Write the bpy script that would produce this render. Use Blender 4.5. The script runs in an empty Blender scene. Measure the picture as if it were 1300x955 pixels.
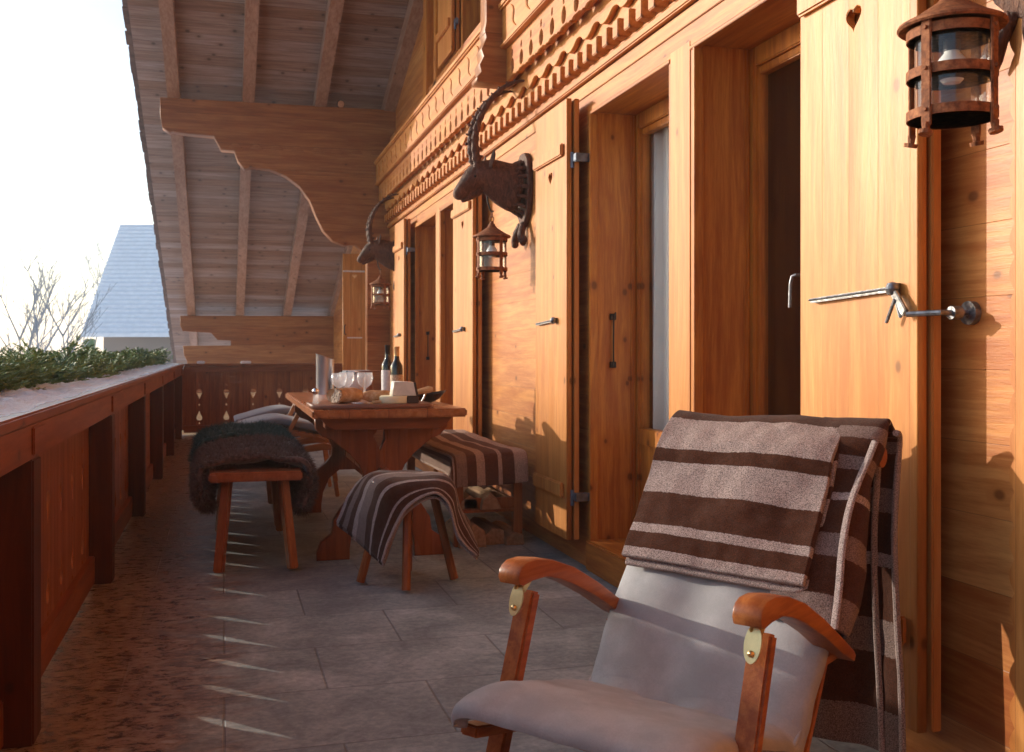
import bpy, bmesh, math, random
from mathutils import Vector, Matrix, noise
R = math.radians
random.seed(7)
scn = bpy.context.scene
COL = scn.collection
# ------------------------------------------------------------------ world layout
CAM_H = 1.05
YAW = 15.7
WX = 1.70          # facade plane
RX = -0.487        # inner face of the railing
SUN = Vector((1.0, -0.9, -0.350)).normalized()

# ------------------------------------------------------------------ materials
class NT:
    def __init__(s, name):
        s.m = bpy.data.materials.new(name); s.m.use_nodes = True
        s.t = s.m.node_tree; s.t.nodes.clear()
        s.out = s.t.nodes.new('ShaderNodeOutputMaterial')
    def n(s, typ, **kw):
        nd = s.t.nodes.new(typ)
        for k, v in kw.items(): setattr(nd, k, v)
        return nd
    def l(s, a, b): s.t.links.new(a, b)
    def set(s, sock, v):
        if isinstance(v, bpy.types.NodeSocket): s.l(v, sock)
        else: sock.default_value = v
    def math(s, op, a, b=None, c=None, clamp=False):
        nd = s.n('ShaderNodeMath', operation=op, use_clamp=clamp)
        s.set(nd.inputs[0], a)
        if b is not None: s.set(nd.inputs[1], b)
        if c is not None: s.set(nd.inputs[2], c)
        return nd.outputs[0]
    def comb(s, x, y, z):
        nd = s.n('ShaderNodeCombineXYZ')
        s.set(nd.inputs[0], x); s.set(nd.inputs[1], y); s.set(nd.inputs[2], z)
        return nd.outputs[0]
    def noise(s, vec, scale, detail=3, rough=0.55, dist=0.0):
        nd = s.n('ShaderNodeTexNoise')
        s.l(vec, nd.inputs['Vector']); nd.inputs['Scale'].default_value = scale
        nd.inputs['Detail'].default_value = detail; nd.inputs['Roughness'].default_value = rough
        nd.inputs['Distortion'].default_value = dist
        return nd.outputs['Fac']
    def mix(s, f, a, b, mode='MIX'):
        nd = s.n('ShaderNodeMix', data_type='RGBA', blend_type=mode)
        s.set(nd.inputs[0], f)
        for i, v in ((6, a), (7, b)):
            if isinstance(v, tuple): v = (*v[:3], 1)
            s.set(nd.inputs[i], v)
        return nd.outputs[2]
    def ramp(s, f, stops, interp='LINEAR'):
        nd = s.n('ShaderNodeValToRGB'); cr = nd.color_ramp; cr.interpolation = interp
        while len(cr.elements) < len(stops): cr.elements.new(0.5)
        for e, (p, c) in zip(cr.elements, stops):
            e.position = p
            e.color = (*c, 1) if isinstance(c, tuple) else (c, c, c, 1)
        s.set(nd.inputs[0], f)
        return nd.outputs[0]
    def smooth(s, v, a, b, lo=0.0, hi=1.0):
        nd = s.n('ShaderNodeMapRange', interpolation_type='SMOOTHSTEP')
        s.set(nd.inputs[0], v); nd.inputs[1].default_value = a; nd.inputs[2].default_value = b
        nd.inputs[3].default_value = lo; nd.inputs[4].default_value = hi
        return nd.outputs[0]
    def coord(s, kind='Object'):
        return s.n('ShaderNodeTexCoord').outputs[kind]
    def bump(s, h, strength=0.3, dist=0.01):
        nd = s.n('ShaderNodeBump'); nd.inputs['Strength'].default_value = strength
        nd.inputs['Distance'].default_value = dist; s.l(h, nd.inputs['Height'])
        return nd.outputs[0]
    def pbsdf(s, color, rough=0.5, bump=None, metallic=0.0, spec=0.5, sheen=0, trans=0, ior=1.45, coat=0, sss=0):
        b = s.n('ShaderNodeBsdfPrincipled')
        if isinstance(color, tuple): color = (*color[:3], 1)
        s.set(b.inputs['Base Color'], color); s.set(b.inputs['Roughness'], rough)
        b.inputs['Metallic'].default_value = metallic
        s.set(b.inputs['Specular IOR Level'], spec)
        b.inputs['Sheen Weight'].default_value = sheen
        b.inputs['Transmission Weight'].default_value = trans
        b.inputs['IOR'].default_value = ior
        b.inputs['Coat Weight'].default_value = coat
        b.inputs['Subsurface Weight'].default_value = sss
        if bump is not None: s.l(bump, b.inputs['Normal'])
        s.l(b.outputs[0], s.out.inputs[0])
        return b

def wood(name, light, dark, grain='Z', plank=None, pw=0.14, rough=0.42, knots=0.5, tint=0.22, groove=0.004, seed=0.0, blotch=None, spec=0.4):
    N = NT(name)
    oi = N.n('ShaderNodeObjectInfo')
    sep = N.n('ShaderNodeSeparateXYZ'); N.l(N.coord(), sep.inputs[0])
    ax = {'X': sep.outputs[0], 'Y': sep.outputs[1], 'Z': sep.outputs[2]}
    g = ax[grain]; others = [k for k in 'XYZ' if k != grain]
    if plank is None: plank = others[0]; pwu = 50.0
    else: pwu = pw
    p = ax[plank]; q = ax[[k for k in others if k != plank][0]]
    pid = N.math('FLOOR', N.math('DIVIDE', N.math('ADD', p, 0.013), pwu))
    wn = N.n('ShaderNodeTexWhiteNoise', noise_dimensions='1D'); N.l(N.math('ADD', pid, seed), wn.inputs['W'])
    rnd = wn.outputs['Value']
    gs = N.math('ADD', g, N.math('MULTIPLY', rnd, 23.7))
    vec = N.comb(N.math('MULTIPLY', gs, 0.10), p, q)
    warp = N.noise(N.comb(N.math('MULTIPLY', gs, 0.35), p, q), 3.2, 2)
    # growth rings: bent bands along the grain
    v2 = N.comb(N.math('MULTIPLY', gs, 0.05), N.math('ADD', p, N.math('MULTIPLY', warp, 0.09)), N.math('ADD', q, N.math('MULTIPLY', warp, 0.05)))
    rings = N.noise(v2, 46, 3, 0.6, 0.2)
    fine = N.noise(vec, 210, 3, 0.65)
    broad = N.noise(vec, 7, 3, 0.5, 0.4)
    f = N.math('ADD', N.math('MULTIPLY', rings, 0.85), N.math('MULTIPLY', broad, 0.55))
    f = N.math('ADD', f, N.math('MULTIPLY', fine, 0.3))
    f = N.smooth(f, 0.60, 1.08)
    c = N.mix(f, light, dark)
    stk = N.noise(N.comb(N.math('MULTIPLY', gs, 1.3), N.math('MULTIPLY', p, 9.0), N.math('MULTIPLY', q, 9.0)), 1.6, 4, 0.6, 0.3)
    c = N.mix(N.smooth(stk, 0.48, 0.72, 0.0, 0.55), c, (dark[0] * .92, dark[1] * .72, dark[2] * .6))
    c = N.mix(N.smooth(stk, 0.28, 0.46, 0.35, 0.0), c, tuple(min(1, x * 1.22) for x in light))
    # knots
    vor = N.n('ShaderNodeTexVoronoi', feature='F1', voronoi_dimensions='2D')
    N.l(N.comb(N.math('MULTIPLY', gs, 4.2), N.math('MULTIPLY', N.math('ADD', p, q), 6.0), 0.0), vor.inputs['Vector'])
    vor.inputs['Scale'].default_value = 1.0
    csep = N.n('ShaderNodeSeparateColor'); N.l(vor.outputs['Color'], csep.inputs[0])
    gate = N.math('GREATER_THAN', csep.outputs[0], 1 - knots * .50)
    dist = N.math('ADD', vor.outputs['Distance'], N.math('MULTIPLY', N.math('SUBTRACT', warp, 0.5), 0.12))
    kn = N.math('MULTIPLY', N.smooth(dist, 0.035, 0.10, 1, 0), gate)
    halo = N.math('MULTIPLY', N.smooth(dist, 0.06, 0.26, 1, 0), gate)
    c = N.mix(N.math('MULTIPLY', halo, 0.55), c, dark)
    kd = tuple(x * 0.35 for x in dark)
    c = N.mix(N.math('MULTIPLY', kn, 0.8), c, kd)
    # plank to plank tint
    t = N.math('ADD', 1 - tint * 0.55, N.math('MULTIPLY', rnd, tint))
    t = N.math('MULTIPLY', t, N.math('ADD', 0.94, N.math('MULTIPLY', oi.outputs['Random'], 0.10)))
    tc = N.n('ShaderNodeCombineColor')
    N.l(t, tc.inputs[0]); N.l(N.math('MULTIPLY', t, t), tc.inputs[1]); N.l(N.math('MULTIPLY', t, N.math('MULTIPLY', t, t)), tc.inputs[2])
    c = N.mix(1.0, c, tc.outputs[0], 'MULTIPLY')
    h = N.math('ADD', N.math('MULTIPLY', rings, 0.5), N.math('MULTIPLY', fine, 0.5))
    if blotch:
        bl = N.noise(N.coord(), 2.3, 4, 0.6)
        c = N.mix(N.smooth(bl, 0.45, 0.7), c, blotch)
    if pwu < 10 and groove:
        fr = N.math('FRACT', N.math('DIVIDE', N.math('ADD', p, 0.013), pwu))
        e = N.math('MINIMUM', fr, N.math('SUBTRACT', 1.0, fr))
        gr = N.smooth(e, 0.0, groove / pwu, 1, 0)
        c = N.mix(N.math('MULTIPLY', gr, 0.7), c, tuple(x * 0.25 for x in dark))
        h = N.math('SUBTRACT', h, N.math('MULTIPLY', gr, 3.0))
    rg = N.math('ADD', rough, N.math('MULTIPLY', N.math('SUBTRACT', broad, 0.5), 0.25))
    N.pbsdf(c, rg, N.bump(h, 0.28, 0.004), spec=spec)
    return N.m

WL, WD = (0.64, 0.27, 0.074), (0.42, 0.13, 0.028)
JL, JD = (0.54, 0.185, 0.028), (0.33, 0.085, 0.012)
M = {}
M['wall'] = wood('facade planks', WL, WD, 'Y', 'Z', 0.17, knots=0.40, seed=3, groove=0.0012, tint=.26)
M['frieze'] = wood('frieze timber', (0.64, 0.265, 0.066), (0.44, 0.135, 0.026), 'Y', None, knots=0.2)
M['shutter'] = wood('shutter boards', (0.66, 0.285, 0.076), (0.50, 0.175, 0.036), 'Z', 'Y', 0.125, knots=0.35, tint=0.12, groove=0.0008, seed=5)
M['shutter_x'] = wood('far shutter boards', (0.70, 0.40, 0.13), (0.52, 0.25, 0.07), 'Z', 'X', 0.12, knots=0.3, seed=9)
M['jamb'] = wood('reveal boards', JL, JD, 'Z', None, knots=0.85, seed=2)
M['jamb_y'] = wood('lintel boards', JL, JD, 'Y', None, knots=0.3, seed=2)
M['beam_x'] = wood('purlin timber', (0.40, 0.16, 0.055), (0.23, 0.075, 0.024), 'X', 'Z', 0.29, knots=0.4, groove=0.003)
M['rafter'] = wood('rafter timber', (0.42, 0.235, 0.155), (0.28, 0.135, 0.08), 'Y', None, knots=0.5)
M['soffit'] = wood('soffit boards', (0.36, 0.225, 0.17), (0.20, 0.11, 0.078), 'X', 'Y', 0.16, knots=0.85, tint=0.34, seed=11)
M['rail_y'] = wood('railing timber', (0.36, 0.115, 0.032), (0.20, 0.050, 0.014), 'Y', None, knots=0.3, rough=0.35)
M['rail_z'] = wood('railing boards', (0.40, 0.140, 0.040), (0.22, 0.062, 0.018), 'Z', 'Y', 0.15, knots=0.35, rough=0.35)
M['rail_zx'] = wood('far railing boards', (0.36, 0.12, 0.035), (0.20, 0.055, 0.018), 'Z', 'X', 0.165, knots=0.35, rough=0.4)
M['rail_x'] = wood('far railing timber', (0.28, 0.085, 0.03), (0.17, 0.04, 0.015), 'X', None, knots=0.3)
M['post'] = wood('post timber', (0.11, 0.026, 0.010), (0.065, 0.012, 0.005), 'Z', None, knots=0.3)  # darker than the rail timber; deep shade put into the colour
M['table_y'] = wood('table top wood', (0.48, 0.185, 0.07), (0.30, 0.10, 0.034), 'Y', 'X', 0.19, rough=0.3, knots=0.3)
M['table_x'] = wood('table apron wood', (0.38, 0.125, 0.045), (0.25, 0.075, 0.028), 'X', None, rough=0.3, knots=0.25)
M['table_z'] = wood('table leg wood', (0.36, 0.11, 0.038), (0.22, 0.06, 0.02), 'Z', None, rough=0.3, knots=0.25)
M['stoolw'] = wood('stool wood', (0.44, 0.16, 0.05), (0.28, 0.085, 0.026), 'Z', None, rough=0.35, knots=0.2)
M['benchtop'] = wood('bench seat wood', (0.40, 0.13, 0.05), (0.26, 0.075, 0.028), 'Y', None, rough=0.25, knots=0.2)
M['teak'] = wood('varnished chair wood', (0.50, 0.175, 0.048), (0.27, 0.07, 0.018), 'Y', None, rough=0.36, knots=0.15, spec=0.45)
M['pine'] = wood('pale lounger wood', (0.50, 0.25, 0.10), (0.36, 0.15, 0.05), 'X', None, rough=0.35, knots=0.1)
M['log'] = wood('split firewood', (0.50, 0.30, 0.16), (0.30, 0.16, 0.08), 'Y', None, rough=0.8, knots=0.4)
def carved():
    N = NT('carved dark wood')
    st = N.n('ShaderNodeMapping'); st.inputs['Scale'].default_value = (1, 1, .45); N.l(N.coord(), st.inputs[0])
    f = N.noise(st.outputs[0], 42, 4, .6, 1.2); g = N.noise(N.coord(), 130, 3)
    c = N.ramp(f, [(.3, (.045, .016, .010)), (.5, (.10, .038, .022)), (.7, (.17, .072, .042))])
    N.pbsdf(c, .6, N.bump(N.math('ADD', f, N.math('MULTIPLY', g, .3)), .8, .02)); return N.m
M['carved'] = carved()
M['boardw'] = wood('chopping board wood', (0.30, 0.13, 0.075), (0.18, 0.07, 0.04), 'X', None, rough=0.4, knots=0.1)
M['palew'] = wood('pale handle wood', (0.66, 0.44, 0.24), (0.5, 0.3, 0.14), 'X', None, rough=0.4, knots=0)

def simple(name, col, rough=0.5, metallic=0.0, nscale=0, namp=0.15, bumps=0.0, bscale=60, **kw):
    N = NT(name); c = col
    if nscale:
        f = N.noise(N.coord(), nscale, 4)
        c = N.mix(N.smooth(f, 0.3, 0.7), tuple(x * (1 - namp) for x in col), tuple(min(1, x * (1 + namp)) for x in col))
    b = None
    if bumps: b = N.bump(N.noise(N.coord(), bscale, 4), bumps, 0.01)
    N.pbsdf(c, rough, b, metallic, **kw)
    return N.m
def rust():
    N = NT('rusted iron')
    f = N.noise(N.coord(), 60, 6, 0.7)
    c = N.ramp(f, [(0.3, (0.09, 0.030, 0.015)), (0.52, (0.27, 0.095, 0.038)), (0.75, (0.44, 0.19, 0.08))])
    N.pbsdf(c, 0.75, N.bump(N.noise(N.coord(), 110, 4), 0.5, 0.004), 0.15)
    return N.m
M['rust'] = rust()
M['steel'] = simple('galvanised steel', (0.24, 0.25, 0.27), 0.42, 0.8, 60, 0.35, 0.2)
M['blued'] = simple('blued hinge steel', (0.16, 0.19, 0.24), 0.45, 0.7, 30, 0.3)
M['darkiron'] = simple('dark iron', (0.035, 0.03, 0.03), 0.5, 0.6)
M['chrome'] = simple('polished steel', (0.75, 0.75, 0.77), 0.12, 1.0)
M['brass'] = simple('old brass', (0.80, 0.60, 0.28), 0.28, 0.9, 25, 0.15)
M['snow'] = simple('snow', (0.86, 0.88, 0.92), 0.65, 0, 5, 0.04, 0.5, 14, sss=0.0)
M['snow_ledge'] = simple('ledge snow', (0.80, 0.90, 0.98), 0.6, 0, 26, 0.05, 1.0, 90)
M['tin'] = simple('dark roof tile', (0.13, 0.07, 0.055), 0.6, 0, 12, 0.3)
M['ceramic'] = simple('white ceramic', (0.82, 0.82, 0.80), 0.15)
M['blackgloss'] = simple('black glaze', (0.012, 0.010, 0.010), 0.2)
M['paper'] = simple('bottle label paper', (0.75, 0.73, 0.70), 0.6, 0, 90, 0.12)
M['gold'] = simple('gold foil', (0.72, 0.52, 0.26), 0.35, 0.5)
M['winebottle'] = simple('dark bottle glass', (0.010, 0.014, 0.016), 0.06, spec=0.7)
M['foil'] = simple('dark capsule foil', (0.015, 0.015, 0.02), 0.35)
M['labelgold'] = simple('gilt label', (0.55, 0.42, 0.28), 0.6, 0, 160, 0.5)
M['cheese'] = simple('pale cheese', (0.72, 0.66, 0.58), 0.55, 0, 30, 0.08)
M['cheesecut'] = simple('yellow cheese', (0.88, 0.78, 0.52), 0.5, 0, 30, 0.06)
M['rind'] = simple('dark cheese rind', (0.06, 0.035, 0.025), 0.7)
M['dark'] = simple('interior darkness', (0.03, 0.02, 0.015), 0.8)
M['farwall'] = simple('distant timber wall', (0.25, 0.2, 0.17), 0.8)
M['bark'] = simple('frosted bark', (0.28, 0.30, 0.33), 0.85)  # bark paled so the distance haze sits in its colour
M['bulb'] = simple('opal bulb', (0.85, 0.85, 0.82), 0.2)

def crust():
    N = NT('bread crust')
    f = N.noise(N.coord(), 22, 5, 0.65)
    c = N.ramp(f, [(0.3, (0.34, 0.15, 0.055)), (0.5, (0.50, 0.25, 0.10)), (0.7, (0.68, 0.50, 0.34))])
    N.pbsdf(c, 0.75, N.bump(f, 0.6, 0.01)); return N.m
def crumb():
    N = NT('bread crumb')
    v = N.n('ShaderNodeTexVoronoi'); N.l(N.coord(), v.inputs['Vector']); v.inputs['Scale'].default_value = 75
    c = N.ramp(v.outputs['Distance'], [(0.15, (0.20, 0.12, 0.08)), (0.4, (0.62, 0.47, 0.34))])
    N.pbsdf(c, 0.85, N.bump(v.outputs['Distance'], 0.8, 0.01)); return N.m
M['crust'] = crust(); M['crumb'] = crumb()

def glassy(name, tint=(1, 1, 1), refl=0.06, rough=0.01, milk=0.0):
    N = NT(name)
    tr = N.n('ShaderNodeBsdfTransparent'); tr.inputs[0].default_value = (*tint, 1)
    gl = N.n('ShaderNodeBsdfGlossy'); gl.inputs['Roughness'].default_value = rough
    gl.inputs[0].default_value = (1, 1, 1, 1)
    lw = N.n('ShaderNodeLayerWeight'); lw.inputs[0].default_value = .5
    ms = N.n('ShaderNodeMixShader')
    N.l(N.math('ADD', N.math('MULTIPLY', N.math('POWER', lw.outputs['Facing'], 4.0), 0.7), refl, clamp=True), ms.inputs[0])
    base = tr.outputs[0]
    if milk:
        tl = N.n('ShaderNodeBsdfTranslucent'); tl.inputs[0].default_value = (.9, .92, .95, 1)
        df = N.n('ShaderNodeBsdfDiffuse'); df.inputs[0].default_value = (.9, .92, .95, 1)
        a_ = N.n('ShaderNodeMixShader'); N.l(tl.outputs[0], a_.inputs[1]); N.l(df.outputs[0], a_.inputs[2])
        m2 = N.n('ShaderNodeMixShader'); m2.inputs[0].default_value = milk; N.l(base, m2.inputs[1]); N.l(a_.outputs[0], m2.inputs[2]); base = m2.outputs[0]
    N.l(base, ms.inputs[1]); N.l(gl.outputs[0], ms.inputs[2]); N.l(ms.outputs[0], N.out.inputs[0])
    return N.m
M['pane'] = glassy('window glass', (0.95, 0.96, 0.95), 0.07)
M['lglass'] = glassy('lantern glass', (0.96, 0.97, 0.98), 0.05, 0.04, 0.04)
M['wglass'] = glassy('wine glass', (0.95, 0.96, 0.97), 0.03, 0.10, 0.22)

def cloth(name, col, scale=900, amp=0.25, sheen=0.3, rough=0.9):
    N = NT(name)
    f = N.noise(N.coord(), scale, 2)
    w = N.noise(N.coord(), 5, 3)
    c = N.mix(N.smooth(f, 0.35, 0.65), tuple(x * (1 - amp) for x in col), tuple(x * (1 + amp) for x in col))
    c = N.mix(N.math('MULTIPLY', N.smooth(w, 0.4, 0.7), 0.12), c, tuple(x * 0.7 for x in col))
    N.pbsdf(c, rough, N.bump(f, 0.25, 0.002), sheen=sheen); return N.m
def canvas(name, col):
    N = NT(name)
    sp = N.n('ShaderNodeSeparateXYZ'); N.l(N.coord('UV'), sp.inputs[0])
    a_ = N.math('SINE', N.math('MULTIPLY', sp.outputs[0], 2200)); b_ = N.math('SINE', N.math('MULTIPLY', sp.outputs[1], 1300))
    wv = N.math('MULTIPLY', a_, b_)
    f = N.noise(N.coord(), 9, 5, .6); g = N.noise(N.coord(), 260, 3)
    c = N.mix(N.smooth(f, .35, .68), tuple(x * .86 for x in col), tuple(x * 1.1 for x in col))
    c = N.mix(N.math('MULTIPLY', N.smooth(g, .35, .65), .25), c, tuple(x * .7 for x in col))
    N.pbsdf(c, .72, N.bump(N.math('ADD', N.math('MULTIPLY', wv, .25), g), .35, .003), sheen=.1, spec=.3); return N.m
M['cushion'] = canvas('grey cushion canvas', (0.44, 0.43, 0.43))
M['cushion_far'] = cloth('blue grey cushion canvas', (0.27, 0.28, 0.31), 900, 0.06, 0.15, 0.75)
M['curtain'] = cloth('white curtain', (0.93, 0.95, 0.95), 600, 0.03, 0.1)

BR, LT = (0.060, 0.019, 0.009), (0.36, 0.275, 0.25)
def stripes(name, spec, axis=1, lt=LT, br=BR):
    # spec: list of (start, 'b'/'l'/'m')
    N = NT(name)
    uv = N.n('ShaderNodeSeparateXYZ'); N.l(N.coord('UV'), uv.inputs[0])
    wob = N.noise(N.coord(), 160, 2)
    v = N.math('ADD', uv.outputs[axis], N.math('MULTIPLY', N.math('SUBTRACT', wob, 0.5), 0.010))
    fa = N.ramp(v, [(p, 0.0 if k == 'b' else (1.0 if k == 'l' else 0.45)) for p, k in spec], 'CONSTANT')
    sp = N.noise(N.coord(), 420, 3, 0.7)
    sp2 = N.noise(N.coord(), 60, 3, 0.6)
    lc = N.mix(N.smooth(sp, 0.36, 0.62), tuple(x * 0.38 for x in lt), tuple(min(1, x * 1.6) for x in lt))
    bc = N.mix(N.smooth(sp, 0.3, 0.75), tuple(x * 0.6 for x in br), tuple(x * 1.9 for x in br))
    sf = N.n('ShaderNodeSeparateColor'); N.l(fa, sf.inputs[0])
    c = N.mix(sf.outputs[0], bc, lc)
    c = N.mix(N.math('MULTIPLY', N.smooth(sp2, 0.4, 0.7), 0.08), c, tuple(x * 0.42 for x in lt))
    hh = N.math('ADD', sp, N.math('MULTIPLY', sp2, 0.8))
    N.pbsdf(c, 0.95, N.bump(hh, 0.6, 0.004), sheen=0.12, spec=0.05)
    return N.m

def floor_mat():
    N = NT('stone tiles')
    sep = N.n('ShaderNodeSeparateXYZ'); N.l(N.coord(), sep.inputs[0])
    x, y = sep.outputs[0], sep.outputs[1]
    tw, tl = 0.46, 0.62
    row = N.math('FLOOR', N.math('DIVIDE', y, tw))
    xo = N.math('ADD', x, N.math('MULTIPLY', N.math('MODULO', row, 2.0), tl * 0.5))
    colm = N.math('FLOOR', N.math('DIVIDE', xo, tl))
    wn = N.n('ShaderNodeTexWhiteNoise', noise_dimensions='2D'); N.l(N.comb(row, colm, 0), wn.inputs['Vector'])
    fy = N.math('FRACT', N.math('DIVIDE', y, tw)); fx = N.math('FRACT', N.math('DIVIDE', xo, tl))
    ey = N.math('MULTIPLY', N.math('MINIMUM', fy, N.math('SUBTRACT', 1.0, fy)), tw)
    ex = N.math('MULTIPLY', N.math('MINIMUM', fx, N.math('SUBTRACT', 1.0, fx)), tl)
    e = N.math('MINIMUM', ex, ey)
    gr = N.smooth(e, 0.0015, 0.005, 1, 0)
    n1 = N.noise(N.coord(), 3.5, 6, 0.65, 0.5)
    n2 = N.noise(N.coord(), 38, 5, 0.7)
    n3 = N.noise(N.comb(N.math('MULTIPLY', x, 0.62), y, 0.0), 27, 8, 0.80, 0.5)
    n4 = N.noise(N.comb(N.math('MULTIPLY', x, 0.35), y, 5.0), 6, 4, 0.65, 0.8)
    f = N.math('ADD', N.math('MULTIPLY', n1, 0.6), N.math('MULTIPLY', n2, 0.4))
    c = N.ramp(f, [(0.38, (0.19, 0.22, 0.225)), (0.48, (0.29, 0.33, 0.33)), (0.56, (0.40, 0.44, 0.435)), (0.66, (0.58, 0.61, 0.59))])
    c = N.mix(N.math('MULTIPLY', wn.outputs['Value'], 0.35), c, (0.20, 0.21, 0.22))
    c = N.mix(N.math('MULTIPLY', gr, 0.55), c, (0.13, 0.13, 0.135))
    # wet, brown stained strip along the railing, breaking up towards the room side
    edge = N.math('ADD', x, N.math('MULTIPLY', N.math('SUBTRACT', n4, 0.5), 0.8))
    wet = N.smooth(edge, -0.22, 0.16, 1, 0)
    wet = N.math('MULTIPLY', wet, N.smooth(n3, 0.42, 0.62, 1.0, 0.6))
    stain = N.ramp(n3, [(0.34, (0.03, 0.014, 0.009)), (0.46, (0.12, 0.052, 0.024)), (0.55, (0.34, 0.165, 0.07)), (0.66, (0.50, 0.38, 0.29))])
    c = N.mix(wet, c, stain)
    # scattered lime crusts on the wet strip
    cr = N.math('MULTIPLY', N.smooth(n3, 0.62, 0.68), N.smooth(edge, -0.05, 0.45, 1, 0))
    c = N.mix(N.math('MULTIPLY', cr, 0.6), c, (0.42, 0.36, 0.34))
    h = N.math('ADD', N.math('MULTIPLY', n2, 0.35), N.math('MULTIPLY', n3, 0.6))
    h = N.math('SUBTRACT', h, N.math('MULTIPLY', gr, 0.5))
    rg = N.math('SUBTRACT', 0.62, N.math('MULTIPLY', wet, 0.36))
    N.pbsdf(c, rg, N.bump(h, 0.6, 0.015), spec=0.5)
    return N.m
M['floor'] = floor_mat()

def fur_mat(name, c1, c2):
    N = NT(name)
    f = N.noise(N.coord(), 55, 3)
    c = N.mix(N.smooth(f, 0.3, 0.7), c1, c2)
    N.pbsdf(c, 0.7, sheen=0.3, spec=0.3); return N.m
M['fur_brown'] = fur_mat('brown sheepskin', (0.045, 0.023, 0.018), (0.17, 0.10, 0.082))
M['fur_black'] = fur_mat('black green sheepskin', (0.006, 0.026, 0.024), (0.022, 0.080, 0.072))
def needle_mat():
    N = NT('fir needles')
    f = N.noise(N.coord(), 3.5, 3)
    g = N.noise(N.coord(), 25, 2)
    c = N.ramp(N.math('ADD', N.math('MULTIPLY', f, 0.6), N.math('MULTIPLY', g, 0.4)),
               [(0.36, (0.05, 0.12, 0.065)), (0.5, (0.12, 0.22, 0.07)), (0.64, (0.27, 0.37, 0.10))])
    b = N.pbsdf(c, 0.5, spec=0.4)
    return N.m
M['needle'] = needle_mat()

# ------------------------------------------------------------------ geometry helpers
def link(name, me, mat=None, parent=None):
    o = bpy.data.objects.new(name, me); COL.objects.link(o)
    if mat is not None:
        me.materials.append(mat if not isinstance(mat, str) else M[mat])
    if parent is not None: o.parent = parent
    return o
def tag(o, label=None, cat=None, group=None, kind=None):
    if label: o['label'] = label
    if cat: o['category'] = cat
    if group: o['group'] = group
    if kind: o['kind'] = kind
    return o
def thing(name, label, cat, loc=(0, 0, 0), rz=0.0, group=None):
    o = bpy.data.objects.new(name, None); COL.objects.link(o)
    o.empty_display_size = 0.1
    o.location = loc; o.rotation_euler = (0, 0, rz)
    return tag(o, label, cat, group)

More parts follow.
